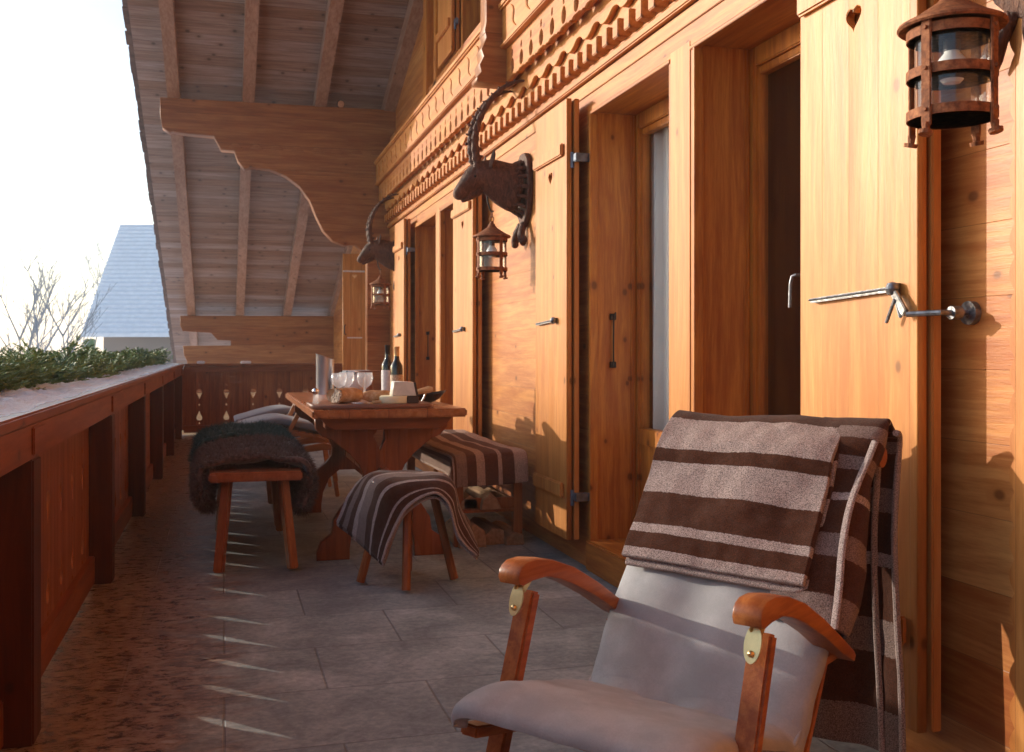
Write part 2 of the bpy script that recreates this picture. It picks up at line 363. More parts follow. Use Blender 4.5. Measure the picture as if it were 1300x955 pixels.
class MB:
    def __init__(s): s.bm = bmesh.new()
    def add(s, verts, faces):
        vs = [s.bm.verts.new(v) for v in verts]
        for f in faces:
            try: s.bm.faces.new([vs[i] for i in f])
            except ValueError: pass
        return vs
    def box(s, x0, x1, y0, y1, z0, z1, bev=0.0, rot=None, piv=None):
        t = bmesh.new()
        bmesh.ops.create_cube(t, size=1)
        for v in t.verts:
            v.co = Vector(((x0 + x1) / 2 + v.co.x * (x1 - x0), (y0 + y1) / 2 + v.co.y * (y1 - y0), (z0 + z1) / 2 + v.co.z * (z1 - z0)))
        if bev: bmesh.ops.bevel(t, geom=t.edges[:], offset=bev, segments=2, affect='EDGES', clamp_overlap=True)
        if rot is not None:
            pv = Vector(piv) if piv else Vector(((x0 + x1) / 2, (y0 + y1) / 2, (z0 + z1) / 2))
            for v in t.verts: v.co = rot @ (v.co - pv) + pv
        s.merge(t); return s
    def merge(s, t):
        me = bpy.data.meshes.new('tmp'); t.to_mesh(me); t.free(); s.bm.from_mesh(me); bpy.data.meshes.remove(me)
    def bar(s, a, b, w, h, bev=0.003, up=(0, 0, 1)):
        a, b = Vector(a), Vector(b); d = b - a; L = d.length; z = d.normalized()
        u = Vector(up)
        if abs(z.dot(u)) > 0.98: u = Vector((0, 1, 0))
        x = u.cross(z).normalized(); y = z.cross(x)
        t = bmesh.new(); bmesh.ops.create_cube(t, size=1)
        for v in t.verts: v.co = Vector((v.co.x * w, v.co.y * h, v.co.z * L))
        if bev: bmesh.ops.bevel(t, geom=t.edges[:], offset=bev, segments=2, affect='EDGES', clamp_overlap=True)
        mid = (a + b) / 2
        for v in t.verts: v.co = mid + x * v.co.x + y * v.co.y + z * v.co.z
        s.merge(t); return s
    def tube(s, pts, rad, seg=8, caps=True, flat=1.0, ref=(0, 0, 1)):
        pts = [Vector(p) for p in pts]
        if not isinstance(rad, (list, tuple)): rad = [rad] * len(pts)
        rings = []; u0 = Vector(ref)
        for i, p in enumerate(pts):
            d = (pts[min(i + 1, len(pts) - 1)] - pts[max(i - 1, 0)]).normalized()
            if abs(d.dot(u0)) > 0.95 and i == 0: u0 = Vector((0, 1, 0)) if abs(d.y) < 0.9 else Vector((1, 0, 0))
            x = u0.cross(d)
            if x.length < 1e-4: x = Vector((1, 0, 0)).cross(d)
            x.normalize(); y = d.cross(x); u0 = y
            r = rad[i]
            rx, ry = (r if not isinstance(r, tuple) else r[0]), (r * flat if not isinstance(r, tuple) else r[1])
            rings.append([s.bm.verts.new(p + x * rx * math.cos(2 * math.pi * k / seg) + y * ry * math.sin(2 * math.pi * k / seg)) for k in range(seg)])
        for a, b in zip(rings, rings[1:]):
            for k in range(seg): s.bm.faces.new((a[k], a[(k + 1) % seg], b[(k + 1) % seg], b[k]))
        if caps:
            s.bm.faces.new(rings[0][::-1]); s.bm.faces.new(rings[-1])
        return s
    def lathe(s, prof, c=(0, 0, 0), seg=24, a0=0, a1=2 * math.pi, tilt=None):
        c = Vector(c); rings = []
        full = abs(a1 - a0 - 2 * math.pi) < 1e-6
        n = seg if full else seg + 1
        for r, z in prof:
            rings.append([s.bm.verts.new(c + Vector((r * math.cos(a0 + (a1 - a0) * k / seg), r * math.sin(a0 + (a1 - a0) * k / seg), z))) for k in range(n)])
        for a, b in zip(rings, rings[1:]):
            for k in range(seg): s.bm.faces.new((a[k], a[(k + 1) % n], b[(k + 1) % n], b[k]))
        if full:
            if prof[0][0] > 1e-4: s.bm.faces.new(rings[0][::-1])
            if prof[-1][0] > 1e-4: s.bm.faces.new(rings[-1])
        return s
    def plate(s, outline, holes, plane, w0, w1, bev=0.0):
        cu = bpy.data.curves.new('c', 'CURVE'); cu.dimensions = '2D'; cu.fill_mode = 'BOTH'
        th = abs(w1 - w0)
        cu.extrude = max(th / 2 - bev, 0.0001); cu.bevel_depth = bev; cu.bevel_resolution = 1; cu.offset = -bev
        for loop in [outline] + list(holes):
            sp = cu.splines.new('POLY'); sp.points.add(len(loop) - 1); sp.use_cyclic_u = True
            for q, (a, b) in zip(sp.points, loop): q.co = (a, b, 0, 1)
        ob = bpy.data.objects.new('c', cu); COL.objects.link(ob)
        dg = bpy.context.evaluated_depsgraph_get(); dg.update()
        me = bpy.data.meshes.new_from_object(ob.evaluated_get(dg))
        bpy.data.objects.remove(ob); bpy.data.curves.remove(cu)
        mid = (w0 + w1) / 2
        for v in me.vertices:
            a, b, c = v.co
            if plane == 'YZ': v.co = (mid + c, a, b)
            elif plane == 'XZ': v.co = (a, mid + c, b)
            else: v.co = (a, b, mid + c)
        t = bmesh.new(); t.from_mesh(me); bpy.data.meshes.remove(me)
        bmesh.ops.remove_doubles(t, verts=t.verts, dist=1e-5)
        bmesh.ops.recalc_face_normals(t, faces=t.faces)
        s.merge(t); return s
    def build(s, name, mat=None, parent=None, smooth=False, norm=True, angle=40):
        if norm: bmesh.ops.recalc_face_normals(s.bm, faces=s.bm.faces)
        me = bpy.data.meshes.new(name); s.bm.to_mesh(me); s.bm.free()
        o = link(name, me, mat, parent)
        if smooth:
            for p in me.polygons: p.use_smooth = True
            if angle < 180:
                try: me.set_sharp_from_angle(angle=R(angle))
                except Exception: pass
        return o

def catmull(P, t):
    n = len(P) - 1; t = min(max(t, 0), 1) * n; i = min(int(t), n - 1); f = t - i
    p0 = P[i - 1] if i > 0 else 2 * P[0] - P[1]
    p1, p2 = P[i], P[i + 1]
    p3 = P[i + 2] if i + 2 <= n else 2 * P[n] - P[n - 1]
    return 0.5 * ((2 * p1) + (p2 - p0) * f + (2 * p0 - 5 * p1 + 4 * p2 - p3) * f * f + (3 * p1 - p0 - 3 * p2 + p3) * f ** 3)
def cloth_grid(name, ctrl, nu, nv, mat, parent=None, thick=0.008, wr=0.004, wscale=5, seed=0, sub=0):
    """ctrl[row][col] 3D points; u runs along columns, v along rows"""
    C = [[Vector(p) for p in row] for row in ctrl]
    bm = bmesh.new(); uvl = bm.loops.layers.uv.new('UVMap'); g = []
    for j in range(nv + 1):
        v = j / nv; row = []
        for i in range(nu + 1):
            u = i / nu
            p = catmull([catmull(r, u) for r in C], v)
            row.append(p)
        g.append(row)
    src = [list(r) for r in g]
    for j in range(nv + 1):
        for i in range(nu + 1):
            p = src[j][i]
            a = src[j][min(i + 1, nu)] - src[j][max(i - 1, 0)]; b = src[min(j + 1, nv)][i] - src[max(j - 1, 0)][i]
            n = a.cross(b)
            if n.length > 0: n.normalize()
            d = noise.noise(Vector((p.x * wscale + seed, p.y * wscale, p.z * wscale))) * wr + noise.noise(Vector((p.x * wscale * 3, p.y * wscale * 3 + seed, p.z * wscale * 3))) * wr * 0.4
            g[j][i] = (p, n, d)
    vs = [[bm.verts.new(p + n * d) for (p, n, d) in row] for row in g]
    for j in range(nv):
        for i in range(nu):
            f = bm.faces.new((vs[j][i], vs[j][i + 1], vs[j + 1][i + 1], vs[j + 1][i]))
            for lp, (uu, vv) in zip(f.loops, ((i, j), (i + 1, j), (i + 1, j + 1), (i, j + 1))): lp[uvl].uv = (uu / nu, vv / nv)
    me = bpy.data.meshes.new(name); bm.to_mesh(me); bm.free()
    for p in me.polygons: p.use_smooth = True
    o = link(name, me, mat, parent)
    if thick:
        m = o.modifiers.new('s', 'SOLIDIFY'); m.thickness = thick; m.offset = 0
        m2 = o.modifiers.new('b', 'SUBSURF'); m2.levels = 1; m2.render_levels = 1
    return o, [[q[0] + q[1] * q[2] for q in row] for row in g]

def fuzz(mesh_obj_name, pts_n, count, length, rad, mat, parent, droop=0.0, curl=0.3, seed=1):
    """mesh strands on a list of (point, normal) triangles"""
    rnd = random.Random(seed)
    V, F = [], []
    for _ in range(count):
        p, n = pts_n(rnd)
        L = length * rnd.uniform(0.6, 1.25)
        t = Vector((rnd.uniform(-1, 1), rnd.uniform(-1, 1), rnd.uniform(-1, 1))) * curl
        lump = Vector((noise.noise(p * 9), noise.noise(p * 9 + Vector((7, 0, 0))), noise.noise(p * 9 + Vector((0, 9, 0))))) * curl * 2.0
        d = (n + t + lump + Vector((0, 0, -droop))).normalized()
        side = d.cross(Vector((rnd.uniform(-1, 1), rnd.uniform(-1, 1), rnd.uniform(-1, 1))))
        if side.length < 1e-3: continue
        side = side.normalized() * rad
        m_ = p + d * L * 0.55 ; e = p + d * L + Vector((0, 0, -droop * L * 0.8)) + t * L * 0.5
        b = len(V)
        V += [p - side, p + side, m_ - side * 0.8, m_ + side * 0.8, e]
        F += [(b, b + 1, b + 3, b + 2), (b + 2, b + 3, b + 4)]
    me = bpy.data.meshes.new(mesh_obj_name); me.from_pydata(V, [], F); me.update()
    return link(mesh_obj_name, me, mat, parent)

def quad_sampler(g):
    nv, nu = len(g) - 1, len(g[0]) - 1
    def f(rnd):
        j = rnd.randrange(nv); i = rnd.randrange(nu); u = rnd.random(); v = rnd.random()
        a, b, c, d = g[j][i], g[j][i + 1], g[j + 1][i + 1], g[j + 1][i]
        p = a * (1 - u) * (1 - v) + b * u * (1 - v) + c * u * v + d * (1 - u) * v
        n = (b - a).cross(d - a)
        n = n.normalized() if n.length > 0 else Vector((0, 0, 1))
        return p, n
    return f

# ------------------------------------------------------------------ camera, light, world
cam = bpy.data.cameras.new('camera'); co = bpy.data.objects.new('camera', cam); COL.objects.link(co)
co.location = (0, 0, CAM_H); co.rotation_euler = (R(90), 0, R(-YAW))
cam.sensor_width = 36; cam.lens = 36; cam.clip_start = 0.05; cam.clip_end = 3000
cam.shift_y = -31.5 / 1300
cam.dof.use_dof = True; cam.dof.focus_distance = 3.0; cam.dof.aperture_fstop = 10.0
scn.camera = co
sl = bpy.data.lights.new('sun', 'SUN'); sl.energy = 2.25; sl.angle = R(0.55); sl.color = (1.0, 0.91, 0.78)
so = bpy.data.objects.new('sun', sl); COL.objects.link(so)
so.rotation_euler = SUN.to_track_quat('-Z', 'Y').to_euler()
w = bpy.data.worlds.new('World'); scn.world = w; w.use_nodes = True
wt = w.node_tree; bg = wt.nodes['Background']
sky = wt.nodes.new('ShaderNodeTexSky'); sky.sky_type = 'NISHITA'; sky.sun_disc = False
sky.sun_elevation = math.asin(-SUN.z); sky.sun_rotation = math.atan2(-SUN.x, -SUN.y)
sky.dust_density = 3.0; sky.air_density = 1.0; sky.altitude = 800
wt.links.new(sky.outputs[0], bg.inputs[0]); bg.inputs[1].default_value = 0.15
scn.view_settings.view_transform = 'Standard'; scn.view_settings.look = 'None'
scn.view_settings.exposure = 0.84; scn.view_settings.gamma = 1
cy = scn.cycles
cy.use_denoising = True
cy.max_bounces = 8; cy.diffuse_bounces = 3; cy.glossy_bounces = 4; cy.transparent_max_bounces = 12; cy.volume_bounces = 1
cy.sample_clamp_indirect = 6

# ------------------------------------------------------------------ ground, haze
m = MB(); m.box(-400, 400, -300, 500, -4.0, -3.6); g = m.build('snow_ground', 'snow'); tag(g, kind='structure')
HZ = NT('haze air')
pv = HZ.n('ShaderNodeVolumePrincipled'); pv.inputs['Color'].default_value = (0.97, 0.98, 1, 1)
pv.inputs['Density'].default_value = 0.0016; pv.inputs['Anisotropy'].default_value = 0.45
HZ.l(pv.outputs[0], HZ.out.inputs['Volume'])
m = MB(); m.box(-420, 420, -320, 520, -5, 14); hz = m.build('haze', HZ.m); tag(hz, kind='stuff')

# ------------------------------------------------------------------ balcony floor
m = MB(); m.box(-0.68, WX + 0.3, -4, 13.5, -0.25, 0.0)
tag(m.build('balcony_floor', 'floor'), kind='structure')

# ------------------------------------------------------------------ chalet
ch = thing('chalet', 'honey-coloured timber chalet facade with carved frieze, deep door reveals and a wide wooden roof overhang', 'building')
OPEN = [(2.62, 3.52), (3.70, 4.64), (7.25, 8.16), (8.32, 9.29), (11.95, 12.9)]
ZL = 2.217; WB = WX + 0.27
YA, YB = -4.0, 16.7
m = MB()
y = YA
for a, b in OPEN:
    m.box(WX, WB, y, a, -0.3, ZL); y = b
m.box(WX, WB, y, YB, -0.3, ZL)
m.box(WX, WB, YA, YB, ZL, 3.32)
# upper storey with a window opening
UW = (7.02, 7.62)
m.box(WX + .06, WB, YA, UW[0], 3.32, 7.6); m.box(WX + .06, WB, UW[1], YB, 3.32, 5.2)
m.box(WX + .06, WB, UW[0], UW[1], 4.6, 5.2)
wall = m.build('wall', 'wall', ch)
# rear volume keeps the rooms dark
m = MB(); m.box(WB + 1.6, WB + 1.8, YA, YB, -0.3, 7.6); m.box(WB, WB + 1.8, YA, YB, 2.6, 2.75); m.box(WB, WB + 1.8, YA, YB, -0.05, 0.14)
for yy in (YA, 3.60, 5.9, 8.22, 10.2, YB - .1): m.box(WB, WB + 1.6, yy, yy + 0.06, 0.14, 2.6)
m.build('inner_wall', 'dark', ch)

# frieze boards
def wave_line(y0, y1, step, z, amp, kind):
    pts = []; n = int(round((y1 - y0) / step))
    for i in range(n):
        a = y0 + i * step
        if kind == 'wave':
            for k, (u, h) in enumerate(((0, 0), (0.15, -0.6), (0.3, -0.95), (0.45, -1), (0.55, -0.8), (0.62, -0.35), (0.7, 0.0), (0.8, 0.2), (0.92, 0.2))):
                pts.append((a + u * step, z + h * amp))
        else:
            for k in range(8):
                u = k / 8; pts.append((a + u * step, z - amp * math.sin(math.pi * u)))
    pts.append((y0 + n * step, z))
    return pts
FY0, FY1 = 0.2, 10.84
m = MB()
m.box(WX - .035, WX, FY0, FY1, 2.355, 2.390, .006); m.box(WX - .02, WX, FY0, FY1, 2.394, 2.410, .004)
m.box(WX - .022, WX, FY0, FY1, 2.482, 2.64, .0)
m.box(WX - .062, WX, FY0, FY1, 2.637, 2.655, .005); m.box(WX - .05, WX, FY0, FY1, 2.659, 2.672, .004)
m.box(WX - .085, WX, FY0, FY1, 2.775, 2.80, .0)
frz = m.build('frieze', 'frieze', ch)
yy = FY0 + .03
m = MB(); m.box(WX - .066, WX - .0, yy, yy + .062, 2.411, 2.490, .004); d0 = m.build('dentil', 'frieze', frz); n = 1
while FY0 + .03 + n * .13 < FY1 - .05:
    d = d0.copy(); COL.objects.link(d); d.location.y = n * .13; n += 1
m = MB(); low = wave_line(FY0, FY1, 0.2375, 2.560, 0.030, 'wave')
m.plate(low + [(low[-1][0], 2.636), (FY0, 2.636)], [], 'YZ', WX - .055, WX - .027, 0)
m.build('wave_board', 'frieze', ch)
# pendant board : oval cut-outs with a stem
m = MB(); yy = FY0; st = 0.183
while yy < FY1 - st:
    c_ = yy + st / 2
    hole = [(c_ + 0.036 * math.sin(a) * (1 + .15 * math.cos(a)), 2.672 + 0.044 * -math.cos(a)) for a in [2 * math.pi * k / 16 for k in range(16)]]
    stem_ = [(c_ - .010, 2.724), (c_ + .010, 2.724), (c_ + .016, 2.745), (c_ + .008, 2.765), (c_ - .012, 2.765), (c_ - .016, 2.74)]
    lo = [(yy, 2.618), (yy + .02, 2.612), (yy + .05, 2.622), (yy + st - .05, 2.622), (yy + st - .02, 2.612), (yy + st, 2.618)]
    m.plate(lo + [(yy + st, 2.80), (yy, 2.80)], [hole, stem_], 'YZ', WX - .125, WX - .088, 0)
    yy += st
m.build('pendant_board', 'frieze', ch)
m = MB()
m.box(WX - .15, WX, FY0, FY1, 2.805, 3.03, .006); m.box(WX - .175, WX, FY0, FY1, 3.02, 3.062, .01); m.box(WX - .165, WX, FY0, FY1, 2.800, 2.822, .006)
cnb = m.build('cornice_board', 'frieze', ch)
yy = FY0 + .1; m = MB(); s0 = None
if 1:
    pts = [(WX - .152, yy + .00 + .10 * u + .028 * math.sin(2 * math.pi * u), 2.85 + .145 * u) for u in [k / 12 for k in range(13)]]
    m.tube(pts, [0.003 + .006 * math.sin(math.pi * k / 12) for k in range(13)], 6)
s0 = m.build('carved_scroll', 'frieze', cnb, smooth=True)
for n in range(1, 39):
    d = s0.copy(); COL.objects.link(d); d.location.y = n * .27
m = MB(); m.box(WX - .008, WX, YA, 10.84, 2.29, 2.35, 0.002)
m.build('lintel_board', 'frieze', ch)

# door openings : reveal lining, frame, glass
for k, (a, b) in enumerate(OPEN):
    t = 0.022
    m = MB(); m.box(WX - .012, WB - .02, b - t, b + .004, 0.14, ZL - t, .003)   # far jamb
    m.box(WX - .012, WB - .02, a - .004, a + t, 0.14, ZL - t, .003)
    m.box(WX - .018, WX + .02, b - t - .018, b - t - .002, 0.14, ZL - t, .002)
    m.box(WB - .045, WB - .02, b - t - .014, b - t - .001, 0.14, ZL - t - .015, .003)
    m.build('door_reveal', 'jamb', ch)
    m = MB(); m.box(WX - .014, WB - .02, a - .004, b + .004, ZL - t, ZL + .003, .003)
    m.box(WX - .02, WX + .012, a, b, ZL - t - .014, ZL - t - .001, .002)
    m.build('door_lintel', 'jamb_y', ch)
    m = MB(); m.box(WX - .03, WB - .04, a + .0, b - .0, 0.0, 0.145, .008)
    m.build('threshold', 'jamb_y', ch)
    # door leaf
    x0, x1 = WB - .05, WB + .005
    d = MB(); fw = .075
    zt = ZL - t
    y0, y1 = a + t, b - t
    d.box(x0, x1, y0, y0 + fw, .146, zt, .005); d.box(x0, x1, y1 - .034, y1, .146, zt, .005)
    d.box(x0, x1, y0 + fw, y1 - .034, zt - fw, zt, .005); d.box(x0, x1, y0 + fw, y1 - .034, .146, .25, .005)
    d.box(x0, x1, y0 + fw, y1 - .034, .60, .68, .005)
    # inner sash
    d.box(x0 + .014, x1, y0 + fw, y0 + fw + .045, .68, zt - fw, .004); d.box(x0 + .014, x1, y1 - .046, y1 - .034, .68, zt - fw, .004)
    d.box(x0 + .014, x1, y0 + fw + .045, y1 - .046, zt - fw - .03, zt - fw, .004)
    d.box(x0 + .012, x1 - .01, y0 + fw, y1 - .034, .25, .60, 0)
    dr = d.build('door', 'jamb', ch)
    p = MB(); p.box(x1 - .018, x1 - .012, y0 + fw + .044, y1 - .045, .679, zt - fw - .029)
    p.build('pane', 'pane', dr)
    hd = MB(); yh = y0 + .055 if k != 0 else y0 + .30
    yh = {0: 3.10, 1: 3.93, 2: 7.4, 3: 8.5, 4: 12.1}[k]
    hd.tube([(x0 - .001, yh, 1.31), (x0 - .045, yh, 1.31), (x0 - .05, yh + .012, 1.307), (x0 - .052, yh + .02, 1.28), (x0 - .052, yh + .024, 1.20)], .0055, 8)
    hd.box(x0 - .006, x0, yh - .012, yh + .012, 1.27, 1.35, .003)
    hd.build('handle', 'steel', dr, smooth=True)
    # iron hook bar on the reveal
    hb = MB(); yb = b - t - .006
    if k in (1, 3):
        hb.tube([(WX + .10, yb - .01, .98), (WX + .10, yb - .012, 1.22), (WX + .112, yb - .012, 1.235)], .004, 6); hb.box(WX + .085, WX + .115, yb - .01, yb + .004, 1.20, 1.23, .002)
        hb.box(WX + .085, WX + .115, yb - .01, yb + .004, .97, 1.0, .002)
        hb.build('reveal_bolt', 'darkiron', ch)

for a, b in ((3.522, 3.698), (8.162, 8.318)):
    m = MB(); m.box(WX - .016, WX - .001, a - .0, b + .0, 0.146, ZL + .0, .002); m.build('pillar_board', 'shutter', ch)
for k, (a, b) in enumerate(OPEN[:4]):      # groove mouldings down the visible reveal
    m = MB()
    for xg in (WX + .012, WX + .024, WB - .075, WB - .062): m.box(xg, xg + .006, b - .0275, b - .0215, .147, ZL - .024, .001)
    m.build('reveal_moulding', 'jamb', ch)
# curtains behind the second door and the far doors (things hanging inside)
def curtain(y0, y1, label):
    m = MB(); n = 150; P = []
    for i in range(n + 1):
        y = y0 + (y1 - y0) * i / n
        P.append((WB + .045 + (.024 * math.sin(i * .55)) + .010 * math.sin(i * .31 + 1), y))
    vs = []
    for z in (0.2, 1.0, 1.6, 2.16):
        vs.append([m.bm.verts.new((x + (.008 * math.sin(y * 40) if z < 1.5 else 0), y, z)) for x, y in P])
    for a, b in zip(vs, vs[1:]):
        for i in range(n): m.bm.faces.new((a[i], a[i + 1], b[i + 1], b[i]))
    o = m.build('curtain', 'curtain', None, smooth=True, angle=180); o.modifiers.new('s', 'SOLIDIFY').thickness = .002
    tag(o, label, 'curtain')
curtain(3.74, 4.63, 'white pleated curtain behind the glass of the middle balcony door')

# upper window
m = MB(); a, b = UW
m.box(WX + .045, WB, b - .02, b + .03, 3.32, 4.6, .003); m.box(WX + .045, WB, a - .03, a + .02, 3.32, 4.6, .003); m.box(WX + .02, WB, a - .05, b + .05, 3.29, 3.335, .005)
wf = m.build('window', 'jamb', ch)
p = MB(); p.box(WB - .05, WB - .04, a + .02, b - .02, 3.335, 4.6); p.build('pane', 'pane', wf)
m = MB(); m.box(WX - .02, WX + .06, 8.70, 8.86, 3.07, 5.0, .006); m.box(WX + .0, WX + .06, 8.4, 8.5, 3.07, 5.0, .006)
m.build('corner_post', 'jamb', ch)

# shutters : two folded leaves each
def heart(cy, cz, s):
    pts = []
    for k in range(28):
        t = 2 * math.pi * k / 28
        pts.append((cy + s * 16 * math.sin(t) ** 3 / 17, cz + s * (13 * math.cos(t) - 5 * math.cos(2 * t) - 2 * math.cos(3 * t) - math.cos(4 * t)) / 17))
    return pts
def shutter(y0, y1, hinge, skew, z0=.14, z1=2.27, stay=True, xf=1.588):
    """hinge: y of the jamb it hangs from; skew: extra x at the hinge side"""
    yc = (y0 + y1) / 2
    m = MB(); o2 = [(y0, z0), (y1, z0), (y1, z1), (y0, z1)]
    m.plate(o2, [heart(yc, 1.925, .035)] if z0 < 1 else [], 'YZ', xf, xf + .027, .003)
    sh = m.build('shutter', 'shutter', ch)
    m = MB(); m.box(xf + .038, xf + .064, y0 - .006, y1 + .0, z0, z1, .003); m.build('rear_leaf', 'shutter', sh)
    for zb in ((z1 - .27, z1 - .21), (z0 + .20, z0 + .27)):
        m = MB(); m.box(xf - .02, xf + .0, y0 + .035, y1 - .01, *zb, .006)
        m.build('batten', 'shutter', sh)
    hs = 1 if hinge > yc else -1
    for zh in (z1 - .29, z0 + .21):
        m = MB()
        if hinge > yc: ya, yb_ = y1 - .02, hinge + .02
        else: ya, yb_ = hinge - .02, y0 + .02
        m.box(xf + .028, xf + .040, min(ya, yb_), max(ya, yb_), zh - .018, zh + .018, .002)
        m.box(xf + .03, WX + .0, hinge - .012, hinge + .012, zh - .02, zh + .02, .003)
        m.tube([(xf + .03, (y0 if hs < 0 else y1), zh - .045), (xf + .03, (y0 if hs < 0 else y1), zh + .03)], .010, 8)
        m.build('hinge', 'blued', sh)
    return sh
S = []
def stay(sh, ya, yb, z=1.19, xf=1.588, wall_y=None):
    m = MB()
    m.bar((xf - .016, ya, z), (xf - .016, yb, z + .012), .007, .013, .002)
    m.tube([(xf - .020, ya, z + .002), (xf - .020, yb, z + .014)], .0035, 6)
    m.bar((xf - .008, ya + (.01 if ya < yb else -.01), z), (xf + .002, ya, z), .012, .012, .002)
    m.tube([(xf - .014, yb - .0, z - .002), (xf - .014, yb - .0, z + .026)], [.015, .015], 12)
    m.lathe([(0, -.018), (.012, -.014), (.018, 0), (.012, .014), (0, .018)], (xf - .018, yb, z + .012), 12)
    if wall_y is not None:
        m.bar((xf - .018, yb, z + .01), (xf - .022, yb - .055, z - .05), .010, .022, .002)
        m.bar((xf - .024, yb - .04, z - .06), (xf - .02, yb - .012, z - .005), .008, .008, .002)
        m.tube([(xf - .026, yb - .02, z - .015), (xf - .026, yb + .012, z - .07)], .0045, 8)
        m.tube([(xf - .022, yb - .06, z - .052), (xf + .02, wall_y, z - .05), (WX, wall_y, z - .05)], .007, 8)
        m.tube([(xf + .05, wall_y, z - .05), (xf + .075, wall_y, z - .05)], .016, 12)
        m.tube([(WX - .016, wall_y, z - .05), (WX, wall_y, z - .05)], [.028, .028], 20)
    m.build('stay', 'steel', sh, smooth=True)
s1 = shutter(2.085, 2.60, 2.62, 0); stay(s1, 2.52, 2.155, wall_y=2.03)
s2 = shutter(4.68, 5.19, 4.64, 0); stay(s2, 5.12, 4.83)
s3 = shutter(6.62, 7.22, 7.25, 0); stay(s3, 7.15, 6.85)
s4 = shutter(9.33, 9.86, 9.29, 0); stay(s4, 9.8, 9.5)
shutter(7.70, 8.22, 7.64, 0, z0=3.36, z1=4.55, xf=WX - .02)
# far shutter standing open across the balcony
m = MB(); xx0, xx1, ys = 1.335, 1.62, 12.05
m.plate([(xx0, .14), (xx1, .14), (xx1, 2.19), (xx0, 2.19)], [heart(1.47, 1.93, .03)], 'XZ', ys, ys + .03, .003)
fs = m.build('shutter', 'shutter_x', ch)
m = MB(); m.box(xx0, xx1 - .03, ys - .012, ys, 1.975, 1.995, .002); m.box(xx0 + .05, xx1 - .06, ys - .012, ys, 1.20, 1.215, .002); m.build('batten', 'paper', fs)
m = MB(); m.tube([(xx0 + .03, ys - .02, 1.36), (xx0 + .015, ys - .03, 1.34), (xx0 + .015, ys - .03, 1.26), (xx0 + .035, ys - .03, 1.24)], .006, 6); m.build('latch', 'darkiron', fs)

# scalloped vertical board beside the near shutter
m = MB(); pts = []; z = 0.0; yl = 1.865
while z < 3.0:
    for k in range(8): pts.append((yl + .016 * math.sin(math.pi * k / 8), z + .074 * k / 8))
    z += .074
m.plate(pts + [(1.55, z), (1.55, 0)], [], 'YZ', WX - .03, WX - .001, 0.0)
m.build('scalloped_board', 'shutter', ch)

# cross wall stub and carved bracket at the end of the frieze
def at_plane(px, py, yy):
    l = (px - 650) / 1300; D = yy / (math.cos(R(YAW)) - l * math.sin(R(YAW)))
    return (l * D * math.cos(R(YAW)) + D * math.sin(R(YAW)), CAM_H + (446 - py) / 1300 * D)
z1o = [(-.62, 3.60), (-.62, 3.42), (-.60, 3.30), (-.53, 3.255), (-.50, 3.27), (-.43, 3.255), (-.36, 3.25), (-.10, 3.24), (-.03, 3.105), (.10, 3.10), (.135, 3.0), (.20, 2.92), (.27, 2.945), (.45, 2.93), (.62, 2.865), (.76, 2.76), (.86, 2.62), (.93, 2.45), (1.0, 2.31), (1.10, 2.21), (1.22, 2.165), (1.34, 2.175), (1.41, 2.11), (1.46, 2.07), (1.46, -.2), (1.97, -.2), (1.97, 3.64), (1.70, 3.62)]
m = MB(); m.plate(z1o, [], 'XZ', 10.85, 11.01, .008)
m.box(.46, 1.69, 10.842, 10.86, 2.925, 2.93, 0)
cw = m.build('purlin', 'beam_x', ch)
m = MB(); xx = .05
for n in range(1):
    m.plate([(xx + .13 * u, 3.13 + .055 * math.sin(math.pi * u)) for u in [k / 8 for k in range(9)]], [], 'XZ', 10.84, 10.86, 0.003)
b0 = m.build('carved_arch', 'beam_x', cw)
for n in range(1, 8):
    d = b0.copy(); COL.objects.link(d); d.location.x = n * .205
m = MB(); m.box(-.62, 1.699, -2.36, -2.20, 0.001, 8.2, .01); m.build('end_wall', 'beam_x', ch)  # unseen wall added behind the camera to cut sky fill
# far purlin with stepped console
fo = [(-.66, 1.60), (-.66, 1.45), (-.62, 1.36), (-.20, 1.335), (-.10, 1.225), (.10, 1.215), (.10, 1.14), (-.62, 1.135), (-.60, .98), (-.56, .90), (-.50, .4), (1.97, .4), (1.97, 1.62)]
m = MB(); m.plate(fo, [], 'XZ', 16.7, 16.9, .01); m.build('purlin', 'beam_x', ch)
m = MB(); m.box(-.64, 1.97, 16.72, 16.78, -.3, .397, .004); m.build('skirt_board', 'palew', ch)  # added pale board; its tone stands for sunlit wood behind the cut-outs

# roof : soffit boards, rafters, verge tiles. The eaves side falls away from the camera (+Y)
SL = 0.34; ZR = 3.77
def zr(y): return ZR + SL * (10.85 - y)
YR = 0.5; YE = 19.5; XV = -0.83; XR = 9.0
m = MB()
def slab(m, xa, xb, ya, yb, dz0, dz1, f=zr):
    v = [(x, y, f(y) + d) for x in (xa, xb) for y in (ya, yb) for d in (dz0, dz1)]
    m.add(v, [(0, 1, 3, 2), (4, 6, 7, 5), (0, 4, 5, 1), (2, 3, 7, 6), (0, 2, 6, 4), (1, 5, 7, 3)])
slab(m, XV, XR, YR, YE, 0, .03)
zr2 = lambda y: ZR + SL * (10.85 - YR) - SL * (YR - y)
slab(m, XV, XR, -9, YR - .002, 0, .03, zr2)
m.build('roof_soffit', 'soffit', ch)
m = MB(); slab(m, XV - .02, XR, YR, YE, .036, .12); slab(m, XV - .02, XR, -9, YR - .002, .036, .12, zr2); m.build('roof_deck', 'tin', ch)
m = MB(); slab(m, XV + .25, XR, YR, YE - .2, .16, .45); slab(m, XV + .25, XR, -9, YR - .002, .16, .45, zr2)
m.build('roof_snow', 'snow', ch)
